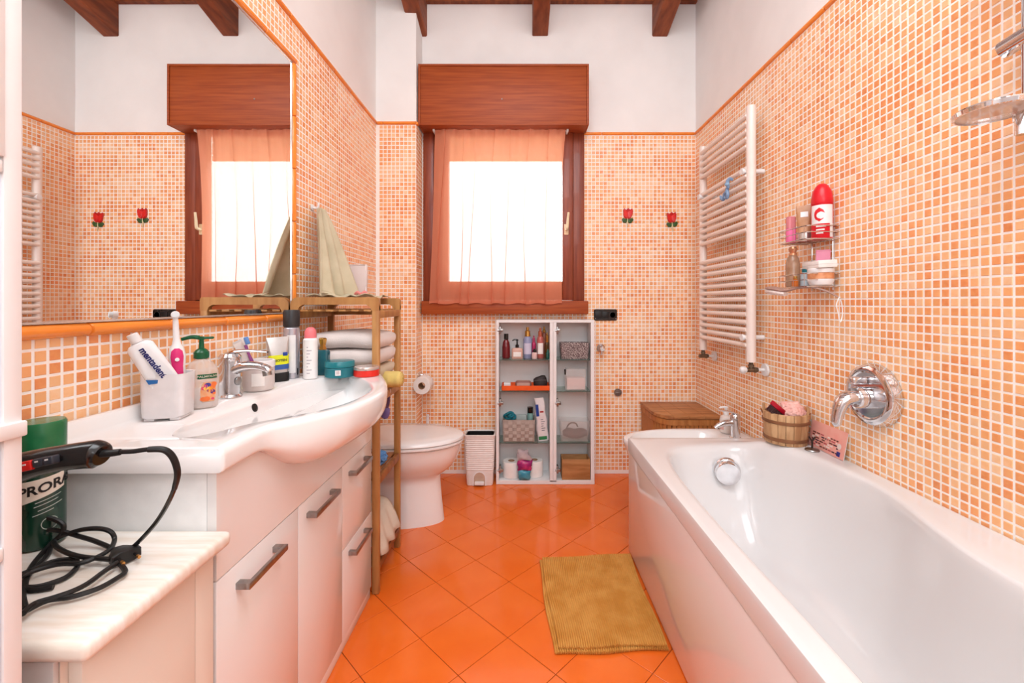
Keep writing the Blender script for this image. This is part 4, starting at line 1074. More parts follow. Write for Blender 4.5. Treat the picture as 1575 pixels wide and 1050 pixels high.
for k in range(9):
    mb = MB(); w_ = .5 + .3 * math.sin(k * 2.1); mb.rings([[(.0238 * math.sin(a), -.0238 * math.cos(a), z) for a in [-.55 + w_ * .9 * q / 5 for q in range(6)]] for z in (.020 + k * .011, .0225 + k * .011)], False, False, closed=False)
    obj('print_line', mb, mat('grey_print', (170, 164, 174), .5), deo, fix=False)
pf = T('perfume_bottle', 'teal glass perfume bottle with gold stopper beside the deodorant', 'perfume', (-.715, 1.578, DK))
teal_g = mat('teal_glass', (54, 128, 140), .08, c2=(40, 112, 128), trans=.45)
mb = MB(); mb.rings([rrect(.021, .014, .004, 0), rrect(.022, .015, .005, .003), rrect(.022, .015, .005, .083), rrect(.019, .012, .005, .090), rrect(.008, .008, .0075, .092)]); obj('bottle', mb, teal_g, pf)
mb = MB(); mb.lathe([(.012, .090), (.013, .096), (.010, .106), (.013, .118), (.015, .130), (.011, .134), (0, .135)], seg=6); obj('stopper', mb, gold, pf)
tj = T('cream_jar', 'flat teal cream jar on the far end of the basin deck', 'jar', (-.640, 1.545, DK))
tealm = mat('teal_plastic', (24, 118, 128), .3, c2=(18, 106, 118))
mb = MB(); mb.lathe([(.046, 0), (.049, .003), (.0495, .032), (.048, .034)], seg=40); obj('jar_body', mb, tealm, tj)
mb = MB(); mb.lathe([(.0485, .035), (.0505, .037), (.0505, .052), (.048, .056), (.040, .0565), (0, .0565)], seg=40); obj('lid', mb, mat('teal_lid', (34, 130, 140), .2, trans=.1), tj)
mb = MB(); mb.rings([[(.0500 * math.sin(a), -.0500 * math.cos(a), z) for a in [.10 + .045 * k for k in range(9)]] for z in (.010, .028)], False, False, closed=False); obj('barcode_label', mb, white_p, tj, fix=False)
for k in range(5):
    mb = MB(); mb.rings([[(.0503 * math.sin(a), -.0503 * math.cos(a), z) for a in (.17 + .045 * k, .185 + .045 * k)] for z in (.014, .026)], False, False, closed=False); obj('barcode_line', mb, mat('dark_red_print', (150, 60, 60), .5), tj, fix=False)
rt = T('red_tin', 'low red tin with silver lid at the very end of the basin deck', 'tin', (-.550, 1.560, DK))
mb = MB(); mb.lathe([(.041, 0), (.0435, .002), (.0440, .022), (.043, .023)], seg=40); obj('tin_body', mb, mat('bright_red', (226, 50, 38), .3), rt)
mb = MB(); mb.lathe([(.0445, .0235), (.045, .025), (.045, .031), (.043, .034), (.038, .034), (0, .0345)], seg=40); obj('lid', mb, mat('tin_lid', (206, 190, 182), .25, .6), rt)

# hook and beige towel ------------------------------------------------------------------
hk = T('towel_hook', 'small white hook on the left mosaic wall holding the beige towel', 'hook', (XL + .002, 1.812, 1.488))
mb = MB(); mb.lathe([(.013, 0), (.013, .004), (0, .005)], seg=18).xf(ROT(PI / 2, 'Y')); mb.tube([(.003, 0, 0), (.020, 0, -.004), (.028, 0, .008), (.026, 0, .016)], [.004, .004, .004, .005], 8); obj('hook', mb, white_p, hk)
tw = T('hanging_towel', 'beige linen towel hanging from the wall hook onto the bamboo rack', 'towel', (XL + .03, 1.812, 1.13))
linen = mat('beige_linen', (206, 194, 166), .9, c2=(192, 180, 150), nscale=14, bump=.3, bscale=300)
hem_m = mat('linen_hem', (226, 214, 186), .9)
grid = []; NS, NT_ = 60, 34
for j in range(NT_ + 1):
    t = j / NT_; z = .362 * (1 - t) - .010 + .012 * math.sin(t * PI)
    W_ = .050 + .060 * min(1, t * 7) + .205 * t
    row = []
    for i in range(NS + 1):
        s = i / NS
        y = (s - .5) * W_ - .012 * t
        amp = .014 + .036 * t
        x = .012 + .055 * t + amp * (.6 * math.sin(s * 11 + .6) + .5 * math.sin(s * 23 + 2 + t)) + .055 * t * s
        x = max(x, -.020)
        zz = z - .020 * math.exp(-((s - .55) / .15) ** 2) * t + .012 * math.sin(s * 17) * (t ** 4)
        row.append((x, y, zz))
    grid.append(row)
mb = MB(); mb.rings(grid, False, False, closed=False); o = obj('cloth', mb, linen, tw, angle=180, fix=False)
md = o.modifiers.new('thick', 'SOLIDIFY'); md.thickness = .003; md.offset = 0
mb = MB(); mb.tube(grid[-1][::3], .0026, 6, smooth=2); obj('hem', mb, hem_m, tw)
mb = MB(); g2 = []
for j in range(15):
    t = j / 14; row = []
    for i in range(41):
        s = i / 40
        row.append((.02 + .24 * s + .006 * math.sin(t * 9 + s * 4), -.145 + .255 * t + .016 * math.sin(s * 13 + t * 3) * (1 if j in (0, 14) else .6), -.012 + .005 * math.sin(s * 21 + t * 7) + .004 * math.sin(s * 9 - t * 11)))
    g2.append(row)
mb.rings(g2, False, False, closed=False); o = obj('lying_end', mb, linen, tw, angle=180, fix=False)
md = o.modifiers.new('thick', 'SOLIDIFY'); md.thickness = .003; md.offset = 0

cbx = T('clear_pouch', 'frosted clear plastic pouch leaning on the wall above the bamboo rack', 'pouch', (PX(543, 1.93), 1.925, 1.128))
mb = MB(); hw_ = (PX(566, 1.93) - PX(521, 1.93)) / 2
mb.rings([[(x, y * .5, 0) for x, y, z in rrect(hw_ - .002, .016, .008, 0)], rrect(hw_, .012, .008, .05), [(x * .97 + .002, y + .004, z) for x, y, z in rrect(hw_, .008, .006, .125)], [(x * .94, y + .006, z) for x, y, z in rrect(hw_, .003, .0028, .133)]])
obj('pouch', mb, mat('frosted_vinyl', (240, 230, 230), .2, c2=(238, 226, 226), alpha=.6), cbx)
mb = MB(); mb.tube([(-hw_ * .95, -.011, .01), (-hw_ * .93, -.007, .128), (hw_ * .9, -.003, .131), (hw_ * .95, -.008, .01)], .0022, 6, smooth=0); obj('seam', mb, mat('vinyl_edge', (242, 232, 230), .3), cbx)
pc = T('pink_hair_clip', 'pink hair clip on the bamboo rack in front of the clear pouch', 'hair clip', (PX(556, 1.86), 1.86, 1.124))
pinkc = mat('clip_pink', (232, 140, 136), .4)
mb = MB(); mb.tube([(-.030, 0, .004), (-.016, -.004, .012), (0, -.006, .006), (.014, -.002, .013), (.028, 0, .004)], [.003, .007, .005, .007, .003], 8); obj('clip', mb, pinkc, pc)
mb = MB()
for k in range(5): mb.tube([(-.02 + k * .010, 0, .008), (-.018 + k * .010, -.012, .001)], .0014, 5, smooth=0)
obj('teeth', mb, pinkc, pc)

# towels on the rack ------------------------------------------------------------------
def folded(name, label, x0, x1, y0, y1, z0, layers, th, m, group, seed=0, sag=.01):
    t_ = T(name, label, 'towel', ((x0 + x1) / 2, (y0 + y1) / 2, z0), group=group)
    rnd = random.Random(seed); hx, hy = (x1 - x0) / 2, (y1 - y0) / 2
    for l in range(layers):
        nx_ = 26; rings = []
        for i in range(nx_ + 1):
            s = i / nx_; x = -hx + 2 * hx * s
            rr_ = 1 - .25 * abs(2 * s - 1) ** 8; jj = .003 * math.sin(s * 9 + l * 2 + seed)
            ring = []
            for k in range(20):
                a = 2 * PI * k / 20; ca, sa = math.cos(a), math.sin(a)
                yy = (hy + jj) * (abs(ca) ** .35) * (1 if ca >= 0 else -1)
                zz = th * .5 * rr_ * (abs(sa) ** .8) * (1 if sa >= 0 else -1)
                ring.append((x + .002 * math.sin(a * 3 + l), yy, th * .5 + l * th * .97 + zz + .004 * math.sin(s * 6 + l * 1.7 + seed) * (1 if l else .2) + sag * 0))
            rings.append(ring)
        mb = MB(); mb.rings(rings); obj('fold', mb, m, t_, angle=80)
    return t_
def terry(n, c): return mat(n, c, .95, c2=tuple(max(0, v - 12) for v in c), nscale=10, bump=.6, bscale=260)
tA = terry('towel_cream', (226, 214, 196)); tB = terry('towel_white', (236, 226, 222)); tC = terry('towel_grey_blue', (176, 186, 190)); tD = terry('towel_yellow', (228, 204, 126)); tE = terry('towel_beige', (222, 208, 186))
G = 'folded towels on the rack shelf'
zt = .7395
folded('folded_towel', 'grey blue folded towel at the bottom of the towel stack on the rack', -.82, -.542, 1.675, 1.925, zt, 1, .046, tC, G, 1)
folded('folded_towel', 'cream folded towel in the middle of the towel stack on the rack', -.82, -.556, 1.665, 1.93, zt + .047, 1, .056, tE, G, 2)
folded('folded_towel', 'thick whitish folded towel on top of the towel stack on the rack', -.83, -.552, 1.668, 1.93, zt + .104, 2, .068, tB, G, 3)
ry_ = T('rolled_towel', 'rolled yellow towel sticking out of the rack beside the basin', 'towel', (-.533, 1.790, zt + .038))
mb = MB(); rg = []
for i in range(17):
    s = i / 16; r_ = .033 * (1 - .30 * abs(2 * s - 1) ** 6)
    rg.append([(-.035 + .085 * s + .0, (.002 * math.sin(s * 12)) + r_ * math.cos(2 * PI * k / 22) * 1.15, r_ * math.sin(2 * PI * k / 22)) for k in range(22)])
mb.rings(rg); obj('roll', mb, tD, ry_, angle=60)
sp_ = []
for k in range(40): a = k * .42; r_ = .004 + .00068 * k; sp_.append((.0505 - .006 * (r_ / .03) ** 2, r_ * math.cos(a) * 1.1, r_ * math.sin(a)))
mb = MB(); mb.tube(sp_, .0016, 5, smooth=0); obj('roll_edge', mb, terry('towel_yellow_dark', (206, 178, 98)), ry_)
folded('folded_towel', 'white folded towel on the lowest shelf of the bamboo rack', -.82, -.60, 1.67, 1.90, .1045, 3, .038, tB, 'towels on the lowest rack shelf', 5)
lt = T('draped_towel', 'cream towel hanging over the lowest shelf edge of the bamboo rack', 'towel', (-.56, 1.79, .1045), group='towels on the lowest rack shelf')
g2 = []
for j in range(13):
    t = j / 12; row = []
    for i in range(25):
        s = i / 24
        x = -.09 + .125 * t; z = .135 - .02 * t - .095 * max(0, (t - .45) / .55) ** 1.5 + .006 * math.sin(s * 14 + t * 3)
        row.append((x + .006 * math.sin(s * 17 + t * 5), -.115 + .235 * s + .01 * math.sin(t * 5), z))
    g2.append(row)
mb = MB(); mb.rings(g2, False, False, closed=False); o = obj('cloth', mb, tA, lt, angle=180, fix=False); md = o.modifiers.new('t', 'SOLIDIFY'); md.thickness = .010; md.offset = 0
hbr = T('body_brush', 'small brush with violet head hanging at the rack beside the toilet', 'brush', (PX(593, 1.80), 1.80, .64)); hbr.rotation_euler = (0, math.radians(10), 0)
vio = mat('violet_plastic', (112, 96, 150), .35)
mb = MB(); mb.tube([(0, 0, .075), (.004, 0, .04), (0, 0, .02)], [.006, .007, .009], 10); obj('handle', mb, mat('plum_plastic', (84, 60, 92), .4), hbr)
mb = MB(); mb.lathe([(0, -.030), (.014, -.024), (.019, -.005), (.016, .015), (.006, .025)], seg=18, sy=.5); obj('head', mb, vio, hbr)
mb = MB(); mb.tube([(0, 0, .075), (-.004, 0, .090), (.002, 0, .097), (.006, 0, .085), (0, 0, .076)], .0015, 6); obj('cord_loop', mb, white_p, hbr)
spn = T('bath_sponge', 'blue net sponge on the middle shelf of the bamboo rack', 'sponge', (-.575, 1.78, .4595))
def pouf(r, m, name, parent, seed=1, n=16, sz=1.0):
    rnd = random.Random(seed); mb = MB()
    for k in range(n):
        a0 = rnd.uniform(0, 2 * PI); tilt = rnd.uniform(-1.2, 1.2); pts_ = []
        M_ = ROT(a0, 'Z') @ ROT(tilt, 'X')
        for q in range(14):
            a = 2 * PI * q / 14; rr_ = r * (.78 + .22 * math.sin(a * 5 + k)); pts_.append(M_ @ Vector((rr_ * math.cos(a), rr_ * math.sin(a), r * .18 * math.sin(a * 4 + k))))
        mb.tube([(p.x, p.y, p.z * sz) for p in pts_], r * .16, 6, smooth=2, closed=True)
    return obj(name, mb, m, parent, angle=80)
pouf(.030, mat('sponge_blue', (96, 150, 206), .8, bump=.5), 'net', spn, 3)
mb = MB(); mb.tube([(0, 0, .02), (.01, -.01, .04), (.012, -.012, .052), (0, -.004, .045), (0, 0, .02)], .0015, 6); obj('cord', mb, white_p, spn)
rb = T('red_bottle_cap', 'small red topped bottle on the rack shelf beside the vanity', 'bottle', (-.60, 1.70, .4295))
mb = MB(); mb.lathe([(.018, 0), (.020, .003), (.020, .07), (.012, .085)], seg=20); obj('bottle', mb, white_p, rb)
mb = MB(); mb.lathe([(.0125, .083), (.013, .085), (.013, .11), (0, .112)], seg=16); obj('cap', mb, mat('signal_red', (220, 50, 40), .35), rb)

# wall bits on the back wall ------------------------------------------------------------------
def onback(px, py, name, label, cat): return T(name, label, cat, (PX(px, YB), YB - .0018, PZ(py, YB)))
so = onback(931, 484, 'wall_socket', 'black electrical socket on the mosaic right of the window board', 'socket')
mb = MB(); mb.rings([[(x, -z_, y) for x, y, _ in rrect(a, b, .012, 0)] for a, b, z_ in ((.074, .036, 0), (.074, .036, .006), (.071, .033, .010))]); obj('cover_plate', mb, black_p, so)
for cx_ in (-.046, 0):
    mb = MB(); mb.rbox(cx_ - .021, cx_ + .021, -.0125, -.010, -.021, .021, .0015); obj('insert', mb, black_r, so)
mb = MB(); mb.lathe([(.020, 0), (.020, .002), (.017, .003), (.017, -.002), (0, -.002)], seg=24).xf(TR((.044, -.0100, 0)) @ ROT(PI / 2, 'X')); obj('socket_ring', mb, black_r, so)
for sx_ in (-.064, .066):
    mb = MB(); mb.lathe([(.003, 0), (.003, .0012), (0, .0015)], seg=10).xf(TR((sx_, -.0100, -.024)) @ ROT(PI / 2, 'X')); obj('screw', mb, steel, so)
v1 = onback(924, 535, 'stop_valve', 'chrome stop valve on the mosaic just right of the open cabinet', 'valve')
mb = MB(); mb.lathe([(.027, 0), (.027, .003), (.014, .012), (.012, .028)], seg=24).xf(ROT(PI / 2, 'X')); obj('rosette', mb, chrome, v1)
mb = MB(); mb.lathe([(.014, .028), (.018, .032), (.018, .052), (.014, .056), (0, .057)], seg=20).xf(ROT(PI / 2, 'X')); mb.cyl((0, -.035, 0), (0, -.035, -.035), .008, 10); obj('knob', mb, chrome, v1)
v2 = onback(950, 603, 'pipe_cap', 'plain steel pipe cap on the mosaic lower right of the cabinet', 'cap')
mb = MB(); mb.lathe([(.024, 0), (.024, .010), (.021, .014), (0, .015)], seg=28).xf(ROT(PI / 2, 'X')); obj('cap', mb, mat('dull_steel', (140, 128, 122), .35, .8), v2)
mb = MB(); mb.rbox(-.014, .014, -.0165, -.014, -.0018, .0018, .0005); obj('slot_bar', mb, steel, v2)
def rose(px, py, label, tilt):
    r = onback(px, py, 'rose_decoration', label, 'decoration'); r['group'] = 'red rose wall decorations'
    r.rotation_euler = (0, math.radians(tilt), 0)
    r.scale = (1, 1, 1.12); red = mat('rose_red', (228, 42, 38), .35, c2=(206, 30, 28)); dred = mat('rose_dark_red', (196, 26, 26), .4); grn = mat('leaf_green', (70, 104, 56), .45, c2=(48, 82, 40))
    def petal(poly, z, m, name, t=.006):
        mb = MB(); mb.prism(poly, t, inset=.002).xf(TR((0, -z, 0)) @ ROT(PI / 2, 'X')); obj(name, mb, m, r)
    petal([(-.030, .038), (-.024, .050), (-.012, .040), (0, .052), (.014, .042), (.026, .052), (.032, .036), (.028, .010), (.016, -.008), (-.002, -.012), (-.020, -.006), (-.028, .012)], 0, dred, 'outer_petals')
    petal([(-.026, .030), (-.030, .044), (-.016, .036), (-.004, .030), (.006, .006), (.002, -.008), (-.014, -.004), (-.024, .010)], .006, red, 'petal', .004)
    petal([(.028, .030), (.026, .044), (.010, .036), (-.004, .028), (-.002, .002), (.006, -.009), (.018, -.003), (.026, .012)], .0085, red, 'petal', .004)
    petal([(0, -.010), (-.012, -.012), (-.030, -.006), (-.036, -.016), (-.026, -.032), (-.010, -.034), (-.002, -.024)], .001, grn, 'leaf', .006)
    petal([(0, -.010), (.012, -.012), (.030, -.004), (.038, -.014), (.026, -.032), (.010, -.034), (.002, -.024)], .001, grn, 'leaf', .006)
    mb = MB(); mb.tube([(0, -.003, -.008), (0, -.004, -.030), (.003, -.004, -.056)], [.0045, .004, .003], 8); obj('stem', mb, mat('stem_cream', (222, 214, 170), .5), r)
    return r
rose(965, 334, 'red rose wall decoration, the left one right of the window', 3)
rose(1033, 340, 'red rose wall decoration, the right one nearest the radiator', -4)

# =================================================================== CONTENTS OF THE OPEN CABINET
CI = 2.69                                          # depth at which most things stand
def shelf_z(k): return sh_z[k] + .0006
BOTZ = .0246
def cpos(pxc, y, z): return (PX(pxc, y), y, z)
def bottle(name, label, cat, pxc, w, zb_, htop_px, m, y=CI, prof=None, group=None):
    h_ = PZ(htop_px, y) - zb_
    return T(name, label, cat, cpos(pxc, y, zb_), group=group), w / 2 * y / F, h_
S1 = shelf_z(0)
r_, R_, H_ = bottle('shampoo_bottle', 'dark red bottle with black cap, leftmost on the top cabinet shelf', 'bottle', 778.5, 12.5, S1, 513, None)
mb = MB(); mb.lathe([(R_ * .85, 0), (R_, .004), (R_ * .98, H_ * .45), (R_ * .8, H_ * .66), (R_ * .45, H_ * .76)], seg=20); obj('bottle', mb, mat('wine_red', (112, 18, 30), .15, coat=.4), r_)
mb = MB(); mb.lathe([(R_ * .48, H_ * .76), (R_ * .55, H_ * .77), (R_ * .55, H_), (0, H_)], seg=16); obj('cap', mb, black_p, r_)
r_, R_, H_ = bottle('pump_bottle', 'clear bottle of pink liquid with black pump on the top cabinet shelf', 'bottle', 795.5, 17, S1, 521, None, y=2.68)
mb = MB(); mb.rings([rrect(R_, .018, .008, 0), rrect(R_, .018, .008, H_ * .46), rrect(R_ * .9, .016, .008, H_ * .53), rrect(.008, .008, .007, H_ * .56)]); obj('bottle', mb, mat('pink_liquid', (238, 186, 168), .15, trans=.3), r_)
mb = MB(); mb.rings([[(-R_ * .7, -.0186, H_ * .10), (R_ * .7, -.0186, H_ * .10)], [(-R_ * .7, -.0186, H_ * .34), (R_ * .7, -.0186, H_ * .34)]], False, False, closed=False); obj('label', mb, paper, r_, fix=False)
mb = MB(); mb.lathe([(.010, H_ * .55), (.011, H_ * .56), (.011, H_ * .68), (.005, H_ * .72), (.0045, H_ * .88), (.007, H_ * .9), (.007, H_ * .97), (0, H_)], seg=16); mb.tube([(0, 0, H_ * .95), (-.018, 0, H_ * .96), (-.030, 0, H_ * .90)], [.005, .0045, .004], 8); obj('pump', mb, black_p, r_)
def mistb(name, label, pxc, w, top, mbody, mcap, capfrac=.28, y=CI, neck=.6, lab=None):
    r_, R_, H_ = bottle(name, label, 'bottle', pxc, w, S1, top, None, y=y)
    b_ = H_ * (1 - capfrac)
    mb = MB(); mb.lathe([(R_ * .9, 0), (R_, .004), (R_, b_ * .86), (R_ * .85, b_ * .94), (R_ * neck, b_)], seg=22); obj('bottle', mb, mbody, r_)
    mb = MB(); mb.lathe([(R_ * neck, b_), (R_ * (neck + .05), b_ + .002), (R_ * (neck - .02), H_ * .88), (R_ * .32, H_ * .9), (R_ * .32, H_), (0, H_)], seg=18); obj('cap', mb, mcap, r_)
    if lab: 
        mb = MB(); mb.rings([[(R_ * 1.02 * math.sin(a), -R_ * 1.02 * math.cos(a), z) for a in [-.9 + .3 * k for k in range(7)]] for z in (b_ * .2, b_ * .7)], False, False, closed=False); obj('label', mb, lab, r_, fix=False)
    return r_
mistb('body_mist', 'lavender body mist bottle with gold sprayer on the top cabinet shelf', 811.5, 13.5, 503, mat('lavender', (170, 176, 214), .15, trans=.25), gold, .30, lab=mat('label_lilac', (206, 204, 226), .4))
mistb('small_bottle', 'small hot pink bottle set back on the top cabinet shelf', 821, 7, 516, mat('magenta_glass', (214, 60, 110), .2), mat('rose_cap', (226, 90, 130), .3), .3, y=2.735)
mistb('nail_polish', 'tiny white labelled bottle with dark cap on the top cabinet shelf', 822, 8.5, 536, mat('pale_pink_glass', (236, 200, 196), .2), black_p, .35, y=2.66)
mistb('body_spray', 'rose pink spray bottle with white label on the top cabinet shelf', 831, 10.5, 504, mat('rose_glass', (206, 112, 104), .15, trans=.2), mat('rose_gold', (214, 130, 106), .25, .7), .28, lab=paper)
mistb('tall_bottle', 'tall copper tinted bottle at the back of the top cabinet shelf', 837, 8, 502, mat('copper_glass', (176, 112, 92), .2), gold, .2, y=2.745)
mistb('amber_bottle', 'slim dark amber bottle with gold cap, rightmost on the top cabinet shelf', 841.5, 7, 511, mat('amber_glass', (92, 58, 22), .12), gold, .38)
mistb('green_bottle', 'little dark green bottle in the front right corner of the top cabinet shelf', 842.5, 5.5, 537, mat('bottle_green', (28, 84, 76), .15), mat('green_cap', (34, 108, 96), .3), .3, y=2.655)
# shelf 2
S2 = shelf_z(1)
ty = T('orange_tray', 'orange plastic tray on the second cabinet shelf', 'tray', cpos(808.5, 2.69, S2))
tw_ = 36.5 * 2.69 / F
mb = MB(); mb.rings([rrect(tw_ - .004, .058, .006, 0), rrect(tw_, .062, .008, .003), rrect(tw_, .062, .008, .031), rrect(tw_ - .003, .059, .006, .031), rrect(tw_ - .005, .057, .006, .006)]); obj('tray', mb, mat('tray_orange', (238, 96, 36), .3), ty)
def inbox(name, label, cat, px0, px1, py0, py1, dy, y, m, zb_=None, r=.003):
    z0_ = PZ(py1, y) if zb_ is None else zb_; z1_ = PZ(py0, y)
    t_ = T(name, label, cat, ((PX(px0, y) + PX(px1, y)) / 2, y, z0_)); hw_ = (PX(px1, y) - PX(px0, y)) / 2
    mb = MB(); mb.rbox(-hw_, hw_, -dy / 2, dy / 2, 0, z1_ - z0_, r); obj(name + '_body', mb, m, t_); return t_, hw_, z1_ - z0_
TRZ = S2 + .0066
bx, hw_, hh_ = inbox('white_box', 'small white box standing in the left end of the orange tray', 'box', 775, 785.5, 588, 602, .03, 2.68, white_p, TRZ)
mb = MB(); mb.box(-hw_ - .0003, hw_ + .0003, -.0153, .0153, hh_ * .72, hh_ * .75); obj('lid_seam', mb, mat('seam_grey', (190, 182, 178), .6), bx)
gc = T('glasses_case', 'rose brown oval case lying in the orange tray', 'case', cpos(805, 2.685, TRZ))
gw = 12.5 * 2.685 / F
casem = mat('case_brown', (156, 104, 92), .35); case_top = mat('case_light', (206, 168, 156), .35)
mb = MB(); mb.rings([rrect(gw - .006, .018, .014, 0), rrect(gw, .024, .020, .012), rrect(gw, .024, .020, .030), rrect(gw - .004, .020, .016, .042), rrect(gw - .012, .012, .010, .046)]); obj('case', mb, casem, gc)
mb = MB(); mb.rings([rrect(gw - .010, .0008, .0006, .014), rrect(gw - .010, .0008, .0006, .034)]); mb.xf(TR((0, -.0242, 0))); obj('front_patch', mb, case_top, gc)
mb = MB(); mb.rings([rrect(gw - .010, .014, .010, .0462), rrect(gw - .012, .012, .008, .0475)]); obj('top_patch', mb, case_top, gc)
bp_ = T('black_pouch', 'black rounded pouch at the right end of the orange tray', 'pouch', cpos(831, 2.69, TRZ))
mb = MB(); mb.lathe([(.030, 0), (.040, .006), (.043, .030), (.040, .058), (.030, .070), (.012, .074), (0, .075)], seg=22, sy=.62)
for i in range(len(mb.v)): x, y, z = mb.v[i]; mb.v[i] = (x + .003 * math.sin(z * 90), y, z + .006 * math.sin(x * 60))
obj('pouch', mb, mat('soft_black', (52, 44, 44), .6, bump=.3), bp_)
mb = MB(); mb.tube([(-.036, -.018, .046), (0, -.027, .052), (.037, -.017, .050)], .0018, 6); obj('zip', mb, mat('zip_grey', (110, 104, 104), .4), bp_)
brl = T('hair_brush', 'flat dark brush lying on the front of the orange tray', 'brush', cpos(822, 2.645, TRZ + .0005))
mb = MB(); mb.tube([(-.075, 0, .007), (-.02, 0, .007), (.01, .0, .008), (.05, 0, .008), (.072, 0, .007)], [.004, .005, .007, .0075, .004], 10); obj('brush', mb, mat('dark_brown', (74, 48, 44), .4), brl)
# shelf 3
S3 = shelf_z(2)
gb = T('grey_basket', 'grey fabric basket on the third cabinet shelf', 'basket', cpos(798, 2.685, S3))
fab = mat('woven_grey', (176, 166, 158), .9, c2=(160, 148, 140), nscale=40, bump=.5, bscale=300)
bw_ = 25 * 2.66 / F; bh_ = PZ(645, 2.64) - S3
rg = [rrect(bw_ - .008, .050, .010, 0), rrect(bw_ - .004, .054, .010, .004), rrect(bw_, .058, .010, bh_ - .004), rrect(bw_, .058, .010, bh_), rrect(bw_ - .005, .053, .008, bh_), rrect(bw_ - .009, .049, .008, .010)]
mb = MB(); mb.rings(rg); obj('basket', mb, fab, gb, angle=50)
weave = mat('weave_band', (184, 174, 166), .9, nscale=40, bump=.4)
for j in range(6):
    for i in range(7):
        if (i + j) % 2: continue
        z = .008 + j * (bh_ - .014) / 6; k = (bw_ - .008 + .008 * (z / bh_)); x = -k + .008 + i * (2 * k - .016) / 7
        mb = MB(); mb.box(x, x + (2 * k - .016) / 7 - .001, -.0025, .0, z, z + (bh_ - .014) / 6 - .001).xf(TR((0, -.0535 - .004 * z / bh_, 0)))
        obj('weave_strip', mb, weave, gb)
tc = T('teal_hair_band', 'teal coiled band lying on top of the grey basket contents', 'hair band', cpos(784, 2.68, S3 + bh_ - .012))
mb = MB()
for k, (cx_, cz_, rr2) in enumerate(((-.012, .022, .022), (.014, .020, .020), (.002, .034, .020))):
    mb.tube([(cx_ + rr2 * math.cos(a), -.005 * k + .008 * math.sin(a * 2), cz_ + rr2 * .7 * math.sin(a)) for a in [2 * PI * q / 10 for q in range(10)]], .0075, 8, smooth=3, closed=True)
obj('band', mb, mat('teal_terry', (28, 118, 134), .7, bump=.5), tc)
db = T('dark_bottle', 'teal bottle with black cap standing in the grey basket', 'bottle', cpos(815.5, 2.69, S3 + .0106))
h_ = PZ(625, 2.69) - S3 - .0106
mb = MB(); mb.lathe([(.016, 0), (.018, .003), (.018, h_ * .78), (.014, h_ * .82)], seg=20); obj('bottle', mb, mat('grey_teal', (120, 160, 156), .25), db)
mb = MB(); mb.lathe([(.0165, h_ * .80), (.0175, h_ * .81), (.0175, h_ - .002), (0, h_)], seg=20); obj('cap', mb, black_p, db)
gx, hw_, hh_ = inbox('grey_packet', 'pale grey packet standing in the grey basket behind the teal band', 'packet', 793, 810, 637.5, 676, .02, 2.70, mat('packet_grey', (168, 178, 176), .5), S3 + .0106, .004)
pk = T('hygiene_pack', 'white and blue plastic packet leaning on the right side of the third shelf', 'packet', cpos(835.5, 2.675, S3 + .0004)); pk.rotation_euler = (0, math.radians(-5.5), 0)
hp = PZ(611, 2.675) - S3
foil = mat('white_foil', (232, 226, 226), .25, c2=(218, 210, 212), nscale=25, bump=.6, bscale=40)
mb = MB(); rg = []
for k in range(15):
    t = k / 14; wob = .0025 * math.sin(t * 17); wd = .034 * (1 - .10 * t + .06 * math.sin(t * 5)); dp = .020 * (1 - .75 * max(0, t - .7) / .3)
    rg.append([(x + wob, y, t * hp) for x, y, z in rrect(wd, dp, dp * .7, 0)])
mb.rings(rg); obj('pack', mb, foil, pk, angle=50)
def panel(z0_, z1_, x0_, x1_, m, nm):
    mb = MB(); mb.rings([[(x0_ + (x1_ - x0_) * q / 4, -.0208, z) for q in range(5)] for z in (z0_, z1_)], False, False, closed=False); obj(nm, mb, m, pk, fix=False)
panel(hp * .03, hp * .11, -.026, .024, mat('pack_green', (40, 128, 78), .4), 'green_strip')
panel(hp * .58, hp * .86, -.028, -.010, mat('pack_blue', (34, 70, 150), .4), 'blue_panel')
panel(hp * .66, hp * .70, -.004, .018, mat('pack_red', (180, 60, 60), .4), 'red_print')
for k in range(6): panel(hp * (.24 + .05 * k), hp * (.255 + .05 * k), -.004, .014 + .006 * math.sin(k * 2), mat('pack_text', (96, 96, 110), .5), 'print_line')
# bottom: toilet rolls in film and colourful pouch
def roll(pxc, y, label, tilt):
    t_ = T('spare_toilet_roll', label, 'toilet roll', cpos(pxc, y, BOTZ), group='toilet rolls in the bottom of the cabinet'); t_.rotation_euler = (0, 0, tilt)
    mb = MB(); mb.lathe([(.020, .002), (.050, 0), (.053, .004), (.053, .092), (.050, .097), (.020, .096), (.020, .002)], seg=36, cap0=False, cap1=False); obj('paper', mb, paper, t_)
    mb = MB(); mb.lathe([(.0205, .001), (.0185, .001), (.0185, .0965), (.0205, .0965)], seg=24, cap0=False, cap1=False); obj('cardboard_core', mb, mat('cardboard', (176, 136, 104), .8), t_)
    return t_
roll(786.5, 2.684, 'toilet roll standing bottom left inside the open cabinet', 0)
roll(822.0, 2.70, 'toilet roll standing behind the colourful pouch in the cabinet', .5)
pch = T('colourful_pouch', 'crumpled clear pouch with magenta and turquoise print between the toilet rolls', 'pouch', cpos(806.5, 2.625, BOTZ))
mgm = mat('magenta_print', (196, 56, 120), .25, c2=(150, 40, 110), nscale=22, bump=.5, bscale=35, contrast=(.45, .55)); tqm = mat('turquoise_print', (54, 138, 164), .25, c2=(90, 170, 190), nscale=30, bump=.4, bscale=35)
clm = mat('crumpled_film', (226, 214, 216), .12, c2=(200, 180, 186), nscale=20, bump=.7, bscale=30, alpha=.55)
hp = PZ(691, 2.625) - BOTZ
